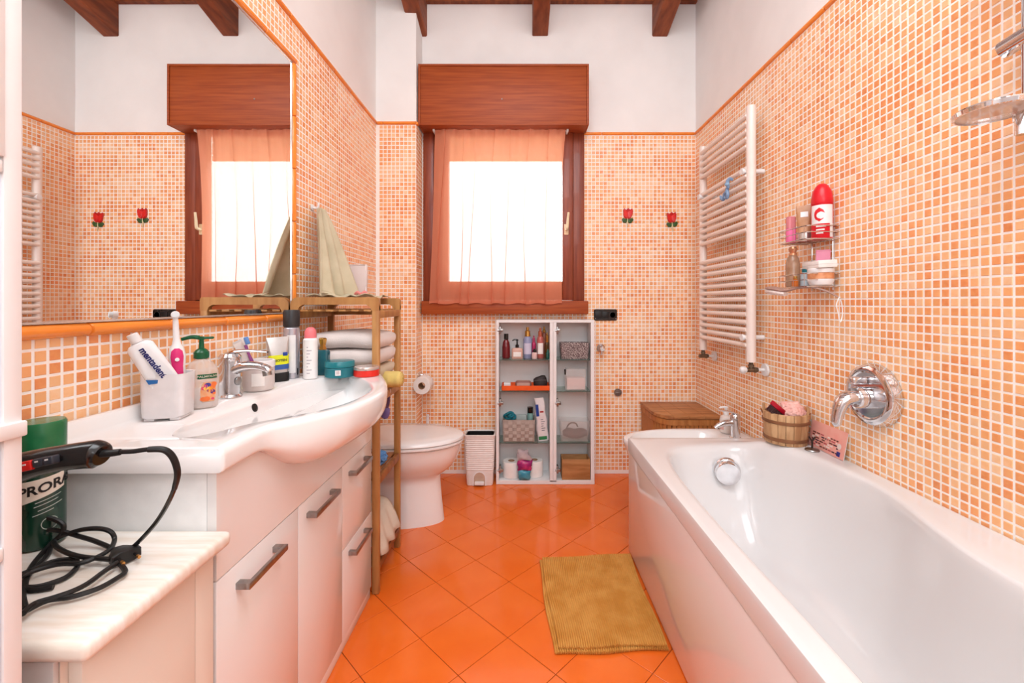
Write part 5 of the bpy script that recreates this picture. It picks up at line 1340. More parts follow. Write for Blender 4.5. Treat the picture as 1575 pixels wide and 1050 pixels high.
def blob(z0_, z1_, w0, w1, m, nm, seed, off=0.0):
    mb = MB(); rg = []; rn = random.Random(seed)
    for k in range(9):
        t = k / 8; w_ = (w0 + (w1 - w0) * t) * (1 + rn.uniform(-.06, .06)); d_ = .022 * (1 - .7 * abs(2 * t - 1) ** 3)
        rg.append([(w_ * math.cos(q) * (1 + .06 * math.sin(q * 5 + k)) + off * t, d_ * math.sin(q) - .004, z0_ + (z1_ - z0_) * t + .004 * math.sin(q * 3 + k)) for q in [2 * PI * i / 20 for i in range(20)]])
    mb.rings(rg); obj(nm, mb, m, pch, angle=30)
blob(.006, hp * .34, .034, .038, tqm, 'turquoise_part', 1)
blob(hp * .33, hp * .66, .040, .046, mgm, 'magenta_part', 2, .004)
blob(hp * .66, hp, .046, .030, clm, 'clear_top', 3, -.012)
text_obj('lettering', 'hello', .020, mat('grey_script', (84, 84, 96), .4), pch, TR((.046, -.030, hp * .80)) @ ROT(math.radians(-28), 'Y')) if False else None
# right column
pb = T('patterned_box', 'dark box with white dot pattern on the top right cabinet shelf', 'box', cpos(883, 2.685, S1))
pat = bpy.data.materials.new('dot_pattern'); pat.use_nodes = True
nt = pat.node_tree; N = nt.nodes; L = nt.links
vo = N.new('ShaderNodeTexVoronoi'); vo.inputs['Scale'].default_value = 260; tcn = N.new('ShaderNodeTexCoord'); L.new(tcn.outputs['Object'], vo.inputs['Vector'])
crn = N.new('ShaderNodeValToRGB'); crn.color_ramp.interpolation = 'CONSTANT'; crn.color_ramp.elements[0].color = (*lin((218, 206, 200)), 1); crn.color_ramp.elements[1].position = .38; crn.color_ramp.elements[1].color = (*lin((98, 78, 80)), 1)
L.new(vo.outputs['Distance'], crn.inputs[0]); L.new(crn.outputs[0], N['Principled BSDF'].inputs['Base Color'])
pw_ = 22 * 2.66 / F; ph_ = PZ(527, 2.65) - S1
mb = MB(); mb.rings([rrect(pw_ - .005, .044, .012, 0), rrect(pw_, .050, .014, ph_ * .7), rrect(pw_, .050, .014, ph_), rrect(pw_ - .003, .047, .012, ph_), rrect(pw_ - .007, .042, .012, .006)]); obj('box', mb, pat, pb)
gbx = T('glass_cotton_box', 'clear box half full of pink cotton pads on the middle right shelf', 'container', cpos(885, 2.68, S2))
gw_ = 15.5 * 2.66 / F; gh = PZ(567, 2.66) - S2
mb = MB(); mb.rings([rrect(gw_, .036, .004, 0), rrect(gw_, .036, .004, gh), rrect(gw_ - .003, .033, .003, gh), rrect(gw_ - .003, .033, .003, .004)]); obj('container', mb, mat('clear_acrylic', (240, 236, 234), .05, alpha=.22), gbx)
mb = MB(); mb.rings([rrect(gw_ - .006, .030, .004, .0045), rrect(gw_ - .006, .030, .004, gh * .54), rrect(gw_ - .012, .024, .004, gh * .58)]); obj('cotton_pads', mb, mat('pad_pink', (238, 204, 198), .9), gbx)
sc_ = T('lip_pencil', 'dark stick standing beside the clear cotton box', 'stick', cpos(869.5, 2.665, S2))
mb = MB(); mb.cyl((.0025, 0, 0), (-.001, 0, gh * .72), .003, 8); obj('shaft', mb, mat('clear_stick', (206, 196, 192), .2), sc_)
mb = MB(); mb.cyl((-.001, 0, gh * .72), (-.0025, 0, gh * .98), .0042, 8); obj('tip', mb, black_p, sc_)
pc2 = T('plastic_container', 'translucent plastic tub with a dark hairbrush inside, lower right shelf', 'container', cpos(883, 2.69, S3))
frp = mat('translucent_plastic', (228, 218, 212), .2, c2=(226, 214, 208), alpha=.20)
cw = 24.5 * 2.66 / F; ch_ = PZ(646, 2.66) - S3
mb = MB(); mb.rings([rrect(cw - .012, .046, .016, 0), rrect(cw - .006, .052, .018, ch_ * .5), rrect(cw - .003, .056, .018, ch_ - .003), rrect(cw, .059, .018, ch_), rrect(cw - .005, .054, .016, ch_), rrect(cw - .009, .049, .016, ch_ * .5), rrect(cw - .015, .043, .014, .003)]); obj('tub', mb, frp, pc2)
hb2 = T('dark_hair_brush', 'dark hair bundle with black loop lying inside the translucent tub', 'hair bundle', cpos(884, 2.69, S3 + .0036))
drk = mat('dark_grey_fibre', (82, 68, 68), .8, c2=(56, 46, 48), nscale=60, stretch=(1, 8, 8), bump=.6)
mb = MB(); rg = []
for k in range(13):
    t = k / 12; x = -.074 + .15 * t; r1 = .030 * math.sin(PI * (.12 + .76 * t)) ** .6
    rg.append([(x, r1 * 1.15 * math.cos(q) + .002, .034 + r1 * math.sin(q) * (1 + .1 * math.sin(q * 4 + k)) + .003 * math.sin(t * 9)) for q in [2 * PI * i / 16 for i in range(16)]])
mb.rings(rg); obj('bundle', mb, drk, hb2)
mb = MB(); mb.tube([(-.050, 0, .062), (-.040, -.004, .086), (-.018, -.006, .100), (.006, -.004, .094), (.018, 0, .074)], .0045, 8); obj('loop', mb, black_r, hb2)
wbx = T('wooden_box', 'open light wooden box at the bottom right of the cabinet', 'box', cpos(884.5, 2.675, BOTZ))
ww, wh = 21.5 * 2.64 / F, PZ(706, 2.63) - BOTZ
boxw = mat('box_wood', (186, 134, 84), .5, c2=(160, 108, 62), nscale=8, stretch=(1, 6, 6), bump=.15)
for nm, b in (('front_board', (-ww, ww, -.048, -.041, 0, wh)), ('back_board', (-ww, ww, .041, .048, 0, wh)), ('side_board', (-ww, -ww + .007, -.0405, .0405, 0, wh)), ('side_board', (ww - .007, ww, -.0405, .0405, 0, wh)), ('bottom_board', (-ww + .0075, ww - .0075, -.0405, .0405, .001, .006))):
    mb = MB(); mb.rbox(*b, .001); obj(nm, mb, boxw, wbx)

# =================================================================== RIGHT WALL THINGS
# shower caddy ------------------------------------------------------------------
cd = T('shower_caddy', 'two-tier chrome wire caddy on the right mosaic wall', 'caddy', (XR - .0025, 1.61, PZ(441, 1.564)))
wire = mat('chrome_wire', (206, 200, 196), .15, 1.0)
DX, DY = .118, .085                     # reach from the wall, half length along it
cz0 = 0; cz1 = PZ(369, 1.564) - PZ(441, 1.564)
def loop(z, g=0.0, r=.022):
    return [(-.003 - 0, DY - g), (-.003, -DY + g), (-DX + r, -DY + g), (-DX + g + .006, -DY + g + .006), (-DX + g, -DY + r), (-DX + g, DY - r), (-DX + g + .006, DY - g - .006), (-DX + r, DY - g)]
for z in (cz0, cz1):
    for dz, rr1 in ((0, .0020), (.024, .0016), (.046, .0020)):
        mb = MB(); pts_ = loop(z); mb.tube([(x, y, z + dz) for x, y in pts_] + [(pts_[0][0], pts_[0][1], z + dz)], rr1, 6, smooth=0); obj('rim_wire', mb, wire, cd)
    for k in range(8):
        y = -DY + .012 + k * (2 * DY - .024) / 7
        mb = MB(); mb.tube([(-.003, y, z), (-DX, y, z), (-DX, y, z + .046)] if k in (0, 3, 7) else [(-.003, y, z), (-DX, y, z)], .0013, 5, smooth=0); obj('shelf_wire', mb, wire, cd)
for y in (-.055, .055):
    mb = MB(); mb.tube([(-.004, y, -.012), (-.004, y, cz1 + .07)], .0022, 6, smooth=0); obj('back_wire', mb, wire, cd)
mb = MB(); mb.tube([(-.004, -.055, cz1 + .07), (-.004, 0, cz1 + .095), (-.004, .055, cz1 + .07)], .0022, 6, smooth=4); obj('hanger_wire', mb, wire, cd)
mb = MB(); mb.lathe([(.016, 0), (.016, .006), (.010, .010), (0, .011)], seg=18).xf(TR((-.0005, 0, cz1 + .095)) @ ROT(-PI / 2, 'Y')); obj('wall_button', mb, white_p, cd)
UZ, LZ = cd.location.z + cz1 + .0024, cd.location.z + .0024
def lookrz(x, y): return math.atan2(x, y) * -1      # turn the front (-y) towards the room side
rs = T('shaving_foam_can', 'red and white foam can with tall red dome cap in the upper caddy tier', 'foam can', (XR - .042, 1.560, UZ), -.60)
redm = mat('can_red', (222, 28, 44), .3)
mb = MB(); mb.lathe([(.031, 0), (.033, .003), (.033, .118), (.031, .122)], seg=32); obj('can', mb, redm, rs)
mb = MB(); mb.lathe([(.0325, .122), (.0335, .124), (.033, .145), (.029, .170), (.020, .188), (.014, .194), (.010, .197), (0, .198)], seg=32); obj('cap', mb, redm, rs)
wrap_patch(rs, 'white_swoosh', white_p, .0333, .0333, -1.15, 1.15, .052, .118, grow=1.008, n=16)
wrap_patch(rs, 'white_side', white_p, .0333, .0333, .75, 1.25, .004, .052, grow=1.008)
wrap_patch(rs, 'red_emblem', redm, .0333, .0333, -.75, .25, .060, .108, grow=1.02, n=14, shape=lambda t: max(.05, math.sin(PI * t) ** .5))
wrap_patch(rs, 'white_emblem_hole', white_p, .0333, .0333, -.50, .30, .068, .094, grow=1.03, n=12, shape=lambda t: max(.05, math.sin(PI * t) ** .5))
for k in range(3): wrap_patch(rs, 'print_line', white_p, .0333, .0333, -.55, .35 - .12 * k, .040 - .012 * k, .045 - .012 * k, grow=1.01)
bt_ = T('beige_tube', 'beige and silver tube behind the red can in the upper caddy tier', 'tube', (XR - .058, 1.632, UZ), -.60)
mb = MB(); mb.rings([rrect(.021, .016, .0155, 0), rrect(.022, .017, .0165, .030), rrect(.024, .014, .0135, .07), rrect(.026, .007, .0065, .115), rrect(.027, .0018, .0016, .137)]); obj('tube', mb, mat('beige_tube', (196, 148, 110), .3, c2=(180, 128, 88)), bt_)
mb = MB(); mb.rings([rrect(.0222, .0172, .0167, 0), rrect(.0232, .0182, .0177, .034)]); obj('silver_cap', mb, mat('silver_cap', (196, 188, 182), .2, .7), bt_)
mb = MB(); mb.rings([[(-.012, -.0118, .092), (.012, -.0118, .092)], [(-.012, -.0088, .112), (.012, -.0088, .112)]], False, False, closed=False); obj('label', mb, white_p, bt_, fix=False)
pk_ = T('pink_lotion', 'small hot pink bottle at the far end of the upper caddy tier', 'bottle', (XR - .086, 1.668, UZ))
mb = MB(); mb.rings([rrect(.016, .012, .011, 0), rrect(.0175, .013, .012, .004), rrect(.0175, .013, .012, .055)]); obj('bottle', mb, mat('pink_bottle', (244, 120, 172), .25), pk_)
mb = MB(); mb.rings([rrect(.0165, .0125, .0115, .056), rrect(.017, .0125, .0115, .098), rrect(.014, .010, .009, .101)]); obj('cap', mb, mat('pink_cap', (240, 150, 160), .15, trans=.3), pk_)
# lower tier
gl = T('glass_bottle', 'amber tinted glass bottle with ball stopper in the lower caddy tier', 'bottle', (XR - .090, 1.650, LZ))
mb = MB(); mb.lathe([(.020, 0), (.024, .004), (.024, .085), (.020, .108), (.012, .122)], seg=24); obj('bottle', mb, mat('honey_glass', (204, 168, 140), .08, c2=(180, 140, 110), trans=.45), gl)
mb = MB(); mb.lathe([(.0135, .120), (.0135, .127), (.010, .129), (.013, .136), (.015, .144), (.011, .152), (0, .155)], seg=20); obj('stopper', mb, mat('copper_cap', (216, 156, 120), .2, .6), gl)
so2 = T('orange_vial', 'tiny amber orange vial in the far front corner of the lower caddy tier', 'vial', (XR - .108, 1.608, LZ))
mb = MB(); mb.lathe([(.009, 0), (.0105, .002), (.0105, .022), (.006, .028)], seg=16); obj('vial', mb, mat('amber_orange', (224, 120, 40), .15, trans=.2), so2)
mb = MB(); mb.lathe([(.0075, .028), (.008, .029), (.008, .038), (0, .039)], seg=14); obj('cap', mb, gold, so2)
bl = T('blue_grey_pot', 'pale blue grey pot behind the vial in the lower caddy tier', 'pot', (XR - .070, 1.602, LZ))
mb = MB(); mb.lathe([(.018, 0), (.021, .003), (.019, .040), (.014, .052)], seg=20); obj('pot', mb, mat('blue_grey', (168, 182, 190), .3), bl)
mb = MB(); mb.lathe([(.0145, .052), (.015, .053), (.015, .064), (0, .065)], seg=18); obj('lid', mb, tealm, bl)
wj = T('body_butter_jar', 'white jar with copper band in the lower caddy tier', 'jar', (XR - .052, 1.552, LZ))
mb = MB(); mb.lathe([(.022, 0), (.034, .004), (.040, .018), (.040, .024)], seg=32); obj('jar', mb, white_p, wj)
mb = MB(); mb.lathe([(.0395, .0245), (.040, .025), (.040, .046), (.0395, .0465)], seg=32); obj('copper_band', mb, mat('copper_band', (206, 130, 84), .3, c2=(226, 160, 116), nscale=50), wj)
mb = MB(); mb.lathe([(.0405, .047), (.041, .048), (.041, .060), (.039, .062), (0, .0625)], seg=32); obj('lid', mb, white_p, wj)
wx = T('soap_box', 'white paper box lying on the copper banded jar in the caddy', 'box', (XR - .052, 1.562, LZ + .0632)); wx.rotation_euler = (0, math.radians(-3), -.10)
mb = MB(); mb.rbox(-.030, .032, -.055, .052, 0, .026, .002); obj('box', mb, paper, wx)
mb = MB(); mb.box(-.0302, .0322, -.0552, .0522, .012, .0128); obj('lid_seam', mb, mat('seam_grey', (190, 182, 178), .6), wx)
pp = T('pink_sachet', 'pink sachet tucked behind the white paper box in the caddy', 'sachet', (XR - .030, 1.572, LZ + .092)); pp.rotation_euler = (math.radians(6), 0, -.5)
mb = MB(); mb.rbox(-.022, .022, -.004, .004, 0, .040, .003); obj('sachet', mb, mat('sachet_pink', (232, 150, 178), .35), pp)
mb = MB(); mb.rbox(-.022, .022, -.0045, .0045, .034, .036, .0005); obj('crimp', mb, mat('sachet_edge', (222, 130, 160), .35), pp)
# brush hanging under the caddy
br = T('back_brush', 'taupe plastic brush with white bristles hooked under the wire caddy', 'brush', (1.05, 1.60, 1.128))
taupe = mat('taupe_plastic', (168, 134, 122), .35)
pts_ = [P3(1293, 459, 1.47), P3(1275, 449, 1.50), P3(1250, 442, 1.54), P3(1228, 443, 1.58), P3(1208, 447, 1.62), P3(1192, 444, 1.66), P3(1182, 443, 1.70)]
mb = MB(); mb.tube([(x - 1.05, y - 1.60, z - 1.128) for x, y, z in pts_], [.004, .008, .008, .007, .012, .020, .014], 12, smooth=5, flat=.45); obj('handle', mb, taupe, br)
mb = MB(); q = [(x - 1.05, y - 1.60, z - 1.128 - .013) for x, y, z in pts_[4:]]
mb.tube(q, [.013, .018, .014], 14, smooth=6, flat=.6); obj('bristles', mb, mat('bristle_cream', (240, 226, 220), .9, c2=(222, 204, 198), nscale=200, bump=.8), br)
mb = MB(); p_ = pts_[0]; cxx, cyy, czz = p_[0] - 1.05 - .004, p_[1] - 1.60, p_[2] - 1.128
mb.tube([(cxx, cyy, czz + .006), (cxx - .010, cyy, czz - .020), (cxx - .004, cyy, czz - .050), (cxx + .002, cyy, czz - .080), (cxx + .010, cyy, czz - .055), (cxx + .008, cyy, czz - .020), (cxx, cyy, czz + .006)], .0018, 6); obj('cord_loop', mb, white_p, br)

# shower rail ------------------------------------------------------------------
sr = T('shower_rail', 'chrome shower rail with sliding holder at the top right edge', 'shower rail', (1.078, .924, 1.45))
RL = 1.078
mb = MB(); mb.cyl((0, 0, 0), (0, 0, .72), .0105, 20); obj('rail', mb, chrome, sr)
for z in (.02, .70):
    mb = MB(); mb.cyl((0, 0, z), (XR - RL - .003, 0, z), .012, 16); mb.cyl((XR - RL - .014, 0, z), (XR - RL - .003, 0, z), .020, 24); obj('wall_mount', mb, chrome, sr)
z = PZ(62, .94) - 1.45
mb = MB(); mb.cyl((0, -.030, z + .006), (0, .046, z - .002), .020, 24); mb.rbox(-.012, .012, -.016, .016, z - .018, z + .020, .004); mb.tube([(-.004, .030, z - .012), (-.010, .034, z - .024), (-.018, .030, z - .026)], .004, 8); obj('slider', mb, chrome, sr)
hs = T('hand_shower', 'chrome hand shower handle at the very top right edge', 'hand shower', (1.064, .935, 1.745)); 
mb = MB(); mb.tube([(.020, -.020, -.03), (.012, 0, .02), (0, .010, .06), (-.022, .022, .12), (-.042, .034, .165)], [.010, .012, .012, .013, .018], 16); obj('handle', mb, chrome, hs)
mb = MB(); mb.lathe([(.012, .02), (.040, .008), (.048, 0), (.046, -.008), (0, -.010)], seg=32).xf(TR((-.055, .040, .185)) @ ROT(math.radians(-40), 'Y')); obj('head', mb, chrome, hs)
mb = MB(); mb.tube([(.022, -.024, -.035), (.030, -.06, -.10), (.030, -.16, -.34), (.020, -.30, -.60), (.028, -.22, -.45 - .4), (.050, -.12, -.72)], .007, 8, smooth=6); obj('hose', mb, steel, hs)
dish = T('soap_dish', 'round clear soap dish in a chrome ring on the shower rail', 'soap dish', (1.016, .932, PZ(170, .93)))
mb = MB(); n_ = 48; Rr = .068
mb.lathe([(Rr - .004, -.006), (Rr, -.005), (Rr + .002, .003), (Rr, .006), (Rr - .004, .006), (Rr - .004, -.006)], seg=n_, cap0=False, cap1=False, sx=.95); obj('ring', mb, chrome, dish)
mb = MB(); mb.lathe([(0, -.008), (Rr * .75, -.007), (Rr - .005, -.002), (Rr - .005, .001), (Rr * .75, -.004), (0, -.005)], seg=n_, cap0=False, cap1=False, sx=.95); obj('glass_dish', mb, mat('smoked_clear', (214, 196, 184), .08, c2=(206, 186, 174), alpha=.55), dish)
mb = MB(); mb.rbox(.048, .068, -.018, .012, -.022, .016, .004); mb.cyl((.052, -.004, -.010), (.052, -.004, -.052), .010, 16); obj('clamp', mb, chrome, dish)

# wooden bucket on the tub ledge ------------------------------------------------------------------
LEDGE = TH + .0526
bk = T('wooden_bucket', 'small round wooden bucket on the bathtub ledge holding bath things', 'bucket', (1.032, 1.695, LEDGE))
stv = mat('stave_wood', (208, 166, 122), .6, c2=(168, 120, 80), nscale=9, stretch=(5, 5, 1), bump=.3)
hoop = mat('hoop_wood', (140, 92, 58), .6, c2=(112, 70, 44), nscale=12)
NS_ = 18; BHt = .116
for k in range(NS_):
    a0, a1 = 2 * PI * k / NS_ + .012, 2 * PI * (k + 1) / NS_ - .012
    ear = k in (7, 16)
    top = BHt + (.026 if ear else 0)
    R0, R1 = .072, .079
    rj = random.uniform(-.0006, .0006)
    mb = MB(); rg = []
    for z, R_ in ((0, R0), (.002, R0 + .001), (top - .004, R1), (top, R1 - .002)):
        rg.append([((R_ + rj) * math.cos(a0 + (a1 - a0) * q / 3), (R_ + rj) * math.sin(a0 + (a1 - a0) * q / 3), z) for q in range(4)] + [((R_ - .009) * math.cos(a1 + (a0 - a1) * q / 3), (R_ - .009) * math.sin(a1 + (a0 - a1) * q / 3), z) for q in range(4)])
    mb.rings(rg); obj('stave', mb, stv, bk)
mb = MB(); mb.lathe([(0, .010), (.064, .010), (.064, .018), (0, .018)], seg=30, cap0=False, cap1=False); obj('bottom', mb, stv, bk)
for z, wz in ((.012, .014), (.078, .013)):
    R_ = .072 + .007 * z / .116
    mb = MB(); mb.lathe([(R_ + .0006, z), (R_ + .0038, z + .002), (R_ + .0042, z + wz - .002), (R_ + .0016, z + wz)], seg=40, cap0=False, cap1=False); obj('hoop', mb, hoop, bk)
mb = MB(); a_e = 2 * PI * 7.5 / NS_; a_f = 2 * PI * 16.5 / NS_
ea, eb_ = Vector((.083 * math.cos(a_e), .083 * math.sin(a_e), .118)), Vector((.083 * math.cos(a_f), .083 * math.sin(a_f), .118))
pts_ = []
for k in range(15):
    t = k / 14; p = ea.lerp(eb_, t); s_ = math.sin(PI * t); d_ = Vector((.018, .086, -.060)) * (s_ ** .8); pts_.append(p + d_)
mb.tube(pts_, .0028, 6, smooth=2); obj('rope_handle', mb, mat('rope', (170, 112, 74), .8), bk)
pf2 = T('pink_bath_puff', 'fluffy pale pink bath puff in the wooden bucket', 'bath puff', (1.050, 1.690, LEDGE + .112))
pouf(.046, mat('puff_pink', (244, 196, 186), .85, c2=(236, 176, 166), bump=.7, bscale=120), 'net', pf2, 5, n=34)
mb = MB(); mb.lathe([(0, -.030), (.026, -.022), (.036, 0), (.026, .022), (0, .030)], seg=16); obj('core', mb, mat('puff_core', (240, 188, 178), .9), pf2)
rcb = T('red_comb', 'dark red comb leaning out of the wooden bucket', 'comb', (.988, 1.665, LEDGE + .125)); rcb.rotation_euler = (math.radians(10), math.radians(38), math.radians(10))
mb = MB(); mb.rbox(-.048, .042, -.005, .005, 0, .018, .004); obj('comb_back', mb, mat('comb_red', (176, 18, 44), .25), rcb)
for k in range(16):
    x = -.044 + k * .0054
    o = obj('tooth', MB().box(x, x + .0022, -.0022, .0022, -.024, .001), mat('comb_tooth', (60, 20, 30), .35), rcb)
# little metal stand
ms = T('razor_stand', 'tiny dark metal stand with round base right of the wooden bucket', 'stand', (1.066, 1.590, LEDGE))
mb = MB(); mb.lathe([(.023, 0), (.024, .002), (.022, .005), (.010, .008), (.004, .010)], seg=28); obj('base', mb, steel, ms)
mb = MB(); mb.cyl((0, 0, .008), (0, 0, .036), .0035, 10); mb.tube([(-.012, 0, .050), (0, 0, .036), (.012, 0, .050)], .003, 8); obj('fork', mb, mat('dark_metal', (70, 60, 56), .3, .8), ms)
# printed pink booklet
bk2 = T('pink_booklet', 'pink printed booklet leaning on the mosaic between bucket and bath mixer', 'booklet', (1.1015, 1.575, LEDGE)); bk2.rotation_euler = (0, math.radians(11), 0)
pinkp = mat('booklet_pink', (240, 176, 162), .5, c2=(238, 162, 150), nscale=30)
mb = MB(); mb.rbox(-.002, .001, -.092, .088, 0, .094, .0006); obj('pages', mb, paper, bk2)
mb = MB(); mb.rbox(-.0040, -.0024, -.093, .089, 0, .096, .0005); obj('cover', mb, pinkp, bk2)
rnd = random.Random(21)
inks = [mat('ink_brown', (110, 58, 50), .6), mat('ink_dark', (70, 46, 60), .6), mat('ink_blue', (60, 60, 140), .6), mat('ink_white', (244, 230, 224), .6), mat('ink_rose', (196, 90, 96), .6)]
for row in range(6):
    y = .072
    while y > -.055:
        l = rnd.uniform(.006, .018); z = .010 + row * .0085
        if rnd.random() < .8: mb = MB(); mb.box(-.0046, -.0040, y - l, y, z, z + .0045); obj('print_mark', mb, inks[rnd.choice((0, 0, 1, 4, 3))], bk2)
        y -= l + .004
mb = MB(); mb.box(-.0046, -.0040, -.076, -.060, .006, .022); obj('blue_emblem', mb, inks[2], bk2)
mb = MB(); mb.lathe([(.010, 0), (.007, .0004), (0, .0005)], seg=18).xf(TR((-.0041, -.066, .040)) @ ROT(-PI / 2, 'Y')); obj('white_seal', mb, inks[3], bk2)

# =================================================================== HAIR DRYER, LEAD AND AFTERSHAVE ON THE MARBLE
MT0 = MZ + .0006
as_ = T('aftershave_bottle', 'dark green aftershave bottle with green cap and cream name band', 'bottle', (PX(60, .735), .738, MT0)); as_.rotation_euler = (0, 0, math.radians(47))
rA = .0305
mb = MB(); mb.lathe([(rA - .003, 0), (rA, .003), (rA, .150), (rA - .002, .156)], seg=40); obj('bottle', mb, mat('deep_green', (20, 58, 42), .18, c2=(14, 46, 34), coat=.4), as_)
mb = MB(); mb.lathe([(rA - .001, .157), (rA + .0006, .158), (rA + .0010, .205), (rA - .001, .2085), (0, .209)], seg=40); obj('cap', mb, mat('cap_green', (38, 120, 74), .2, c2=(32, 108, 66)), as_)
cream_ink = mat('label_cream', (232, 218, 204), .5)
mb = MB(); rg = []
for z0_, s0 in ((.086, 0), (.118, 0)):
    rg.append([((rA + .0004) * math.sin(a), -(rA + .0004) * math.cos(a), z0_ + (.010 if z0_ < .1 else .004) * a) for a in [-1.05 + .175 * k for k in range(13)]])
mb.rings(rg, False, False, closed=False); obj('name_band', mb, cream_ink, as_, fix=False)
o = text_obj('lettering', 'PRORASO', .0215, mat('print_black', (30, 22, 22), .5), as_, Matrix.Identity(4), wrap=rA + .0007, bold=.0005, align='LEFT')
for v in o.data.vertices:
    a = math.atan2(v.co.x, -v.co.y) - .88; rr1 = math.hypot(v.co.x, v.co.y)
    v.co = (rr1 * math.sin(a), -rr1 * math.cos(a), v.co.z + .1015 + .006 * a)
for k, (a0, a1, z) in enumerate(((-.2, .85, .080), (-.25, .7, .074), (-.1, .9, .066), (-.3, .5, .060))):
    mb = MB(); mb.rings([[((rA + .0005) * math.sin(a), -(rA + .0005) * math.cos(a), z + dz + .008 * a) for a in [a0 + (a1 - a0) * q / 6 for q in range(7)]] for dz in (0, .0011)], False, False, closed=False); obj('print_line', mb, mat('print_silver', (190, 198, 188), .4), as_, fix=False)
mb = MB(); mb.tube([((rA + .0006) * math.sin(.35 + .010 * math.cos(a) / rA), -(rA + .0006) * math.cos(.35 + .010 * math.cos(a) / rA), .042 + .010 * math.sin(a)) for a in [2 * PI * q / 20 for q in range(20)]], .0006, 4, smooth=0, closed=True); obj('round_emblem', mb, mat('print_silver', (190, 198, 188), .4), as_)
# hair dryer: barrel stands nozzle-down behind the tall cupboard, grip reaches out to the right
hd = T('hair_dryer', 'black hair dryer with red switch, its grip reaching over the marble top', 'hair dryer', (-.762, .600, MT0))
gp = [P3(20, 722, .600), P3(55, 712, .605), P3(95, 704, .610), P3(125, 700, .615), P3(148, 698, .62), P3(158, 700, .62)]
gl_ = [(x + .762, y - .600, z - MT0) for x, y, z in gp]
mb = MB(); mb.tube(gl_, [.021, .0185, .0175, .0185, .0195, .014], 24, smooth=6, flat=1.0); obj('grip', mb, black_p, hd)
mb = MB(); mb.lathe([(.020, 0), (.024, .002), (.026, .04), (.034, .075), (.037, .12), (.037, .19), (.033, .215), (.020, .225), (0, .227)], seg=32).xf(TR((-.030, 0, 0))); obj('barrel', mb, black_p, hd)
mb = MB(); mb.lathe([(.021, .0), (.027, .001), (.028, .030), (.0265, .034)], seg=32, cap0=False, cap1=False).xf(TR((-.030, 0, 0))); obj('nozzle_ring', mb, black_r, hd)
def onGrip(px_, py_, dy=.0): x, y, z = P3(px_, py_, .5885); return (x + .762, y - .600 + dy, z - MT0)
for px_, py_, m_, nm, s in ((42, 716, mat('switch_red', (226, 34, 30), .3), 'red_switch', .0082), (60.5, 711, mat('switch_grey', (52, 56, 66), .35), 'grey_switch', .0072), (76, 708, mat('switch_grey', (52, 56, 66), .35), 'grey_switch', .0072)):
    c = onGrip(px_, py_); mb = MB(); mb.rbox(-s, s, -.0035, .008, -s * .8, s * .8, .0022, 3).xf(TR(c) @ ROT(math.radians(-12), 'Y') @ ROT(math.radians(-4), 'X')); o = obj(nm, mb, m_, hd)
    mb = MB(); mb.box(-.0022, .0022, -.0040, -.0034, .0010, .0030).xf(TR(c) @ ROT(math.radians(-12), 'Y') @ ROT(math.radians(-4), 'X')); obj('switch_mark', mb, white_p, o)
# lead
def mp(px_, py_, lift=.0045, y=None):
    if y is None:
        y = (EYE - MZ - lift) * F / (py_ - 466)
        if y > .725: y = .725
    x, yy, z = P3(px_, py_, y); return (x + .762, yy - .600, z - MT0)
def cr3(x, y): return (x * .4096, 620 + y * .4096)
main = [(156, 697, .62), (168, 697, .62), (185, 695, .622), (205, 694, .625), (228, 691, .63), (250, 691, .635), (262, 698, .64), (270, 712, .645), (273, 730, .65), (268, 752, .66), (256, 778, .67), (240, 803, .68), (220, 826, .69), (200, 845, .70)]
mb = MB(); mb.tube([mp(a, b, y=c) for a, b, c in main[:3]], [.006, .005, .0045], 10); mb.tube([mp(a, b, y=c) for a, b, c in main[4:10]], [.0042, .0045, .0046, .0046, .0044, .0036], 10); obj('tape_sleeve', mb, black_r, hd)
mb = MB(); mb.tube([mp(a, b, y=c) for a, b, c in main], .0034, 8, smooth=5); obj('lead', mb, black_p, hd)
rub = black_r
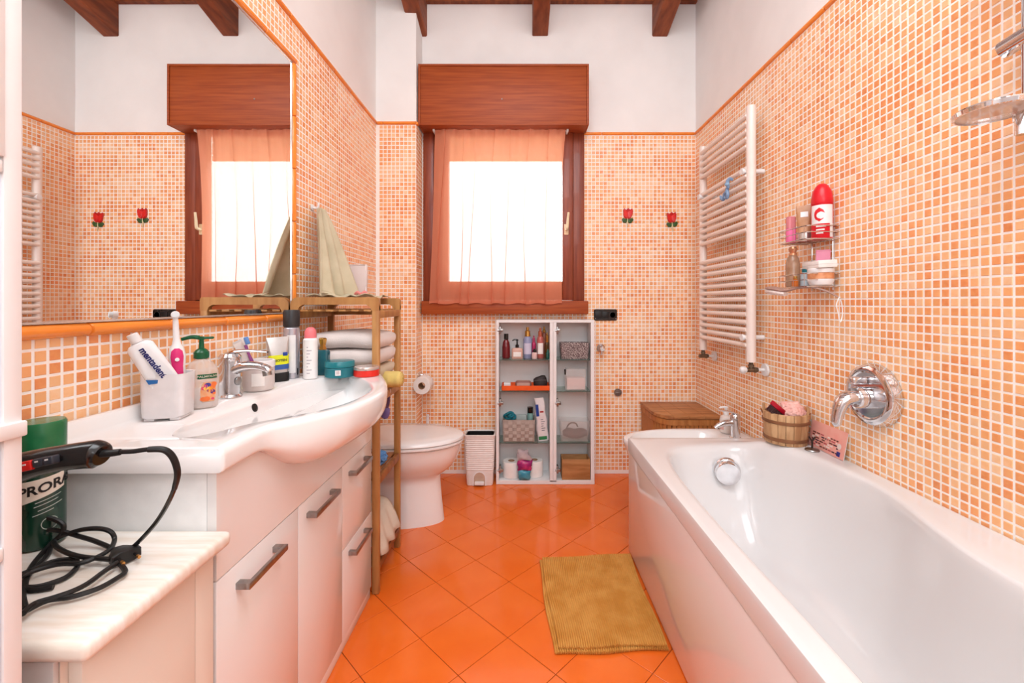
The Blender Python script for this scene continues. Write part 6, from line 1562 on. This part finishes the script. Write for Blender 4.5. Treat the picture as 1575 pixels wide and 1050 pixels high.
strands = [
    [(0, 430), (80, 425), (150, 425), (205, 436), (238, 458), (232, 488), (200, 520), (160, 560), (120, 610), (95, 660), (85, 720), (95, 770)],
    [(0, 470), (80, 466), (160, 472), (230, 480), (300, 500), (350, 515), (400, 535), (440, 555)],
    [(440, 590), (380, 583), (300, 575), (240, 556), (205, 530), (215, 508), (255, 490), (310, 474), (370, 470), (415, 482), (430, 510), (415, 545), (370, 575), (300, 600), (220, 604), (130, 628), (60, 660)],
    [(60, 690), (130, 690), (200, 672), (255, 648), (290, 612), (285, 590), (250, 586), (190, 596), (120, 625), (60, 650)],
    [(452, 604), (470, 632), (440, 656), (380, 690), (320, 712), (260, 728), (180, 740), (100, 778), (60, 800)],
    [(440, 598), (390, 632), (330, 676), (270, 706), (200, 730), (130, 752), (85, 790)],
    [(0, 560), (60, 520), (100, 490), (150, 500), (190, 530), (170, 580), (110, 640), (95, 690), (130, 700), (200, 690)],
]
for k, st in enumerate(strands):
    mb = MB(); mb.tube([mp(*cr3(a, b), lift=.0045 + .0035 * (k % 3)) for a, b in st], .0036, 8, smooth=5); obj('lead', mb, rub, hd)
pgx = mp(190, 853, lift=.010); M_ = TR(pgx) @ ROT(math.radians(-32), 'Z')
mb = MB(); mb.rings([[tuple(M_ @ Vector((x_, y_ * .018 * w_, z_ * .010 * w_ + .002))) for y_, z_ in ((-1, -.6), (-.5, -1), (.5, -1), (1, -.6), (1, .6), (.5, 1), (-.5, 1), (-1, .6))] for x_, w_ in ((-.028, .3), (-.020, .55), (-.006, .8), (.002, 1.0), (.014, 1.0), (.016, .9))]); plug = obj('plug', mb, rub, hd)
for s_ in (-.0095, .0095):
    mb = MB(); st = mb.mark(); mb.cyl((.015, s_, .002), (.026, s_, .002), .0022, 8); mb.xf(M_, st); obj('pin', mb, rub, plug)
    mb = MB(); st = mb.mark(); mb.cyl((.026, s_, .002), (.034, s_, .002), .0023, 8); mb.xf(M_, st); obj('pin_tip', mb, mat('brass', (206, 150, 86), .3, .9), plug)
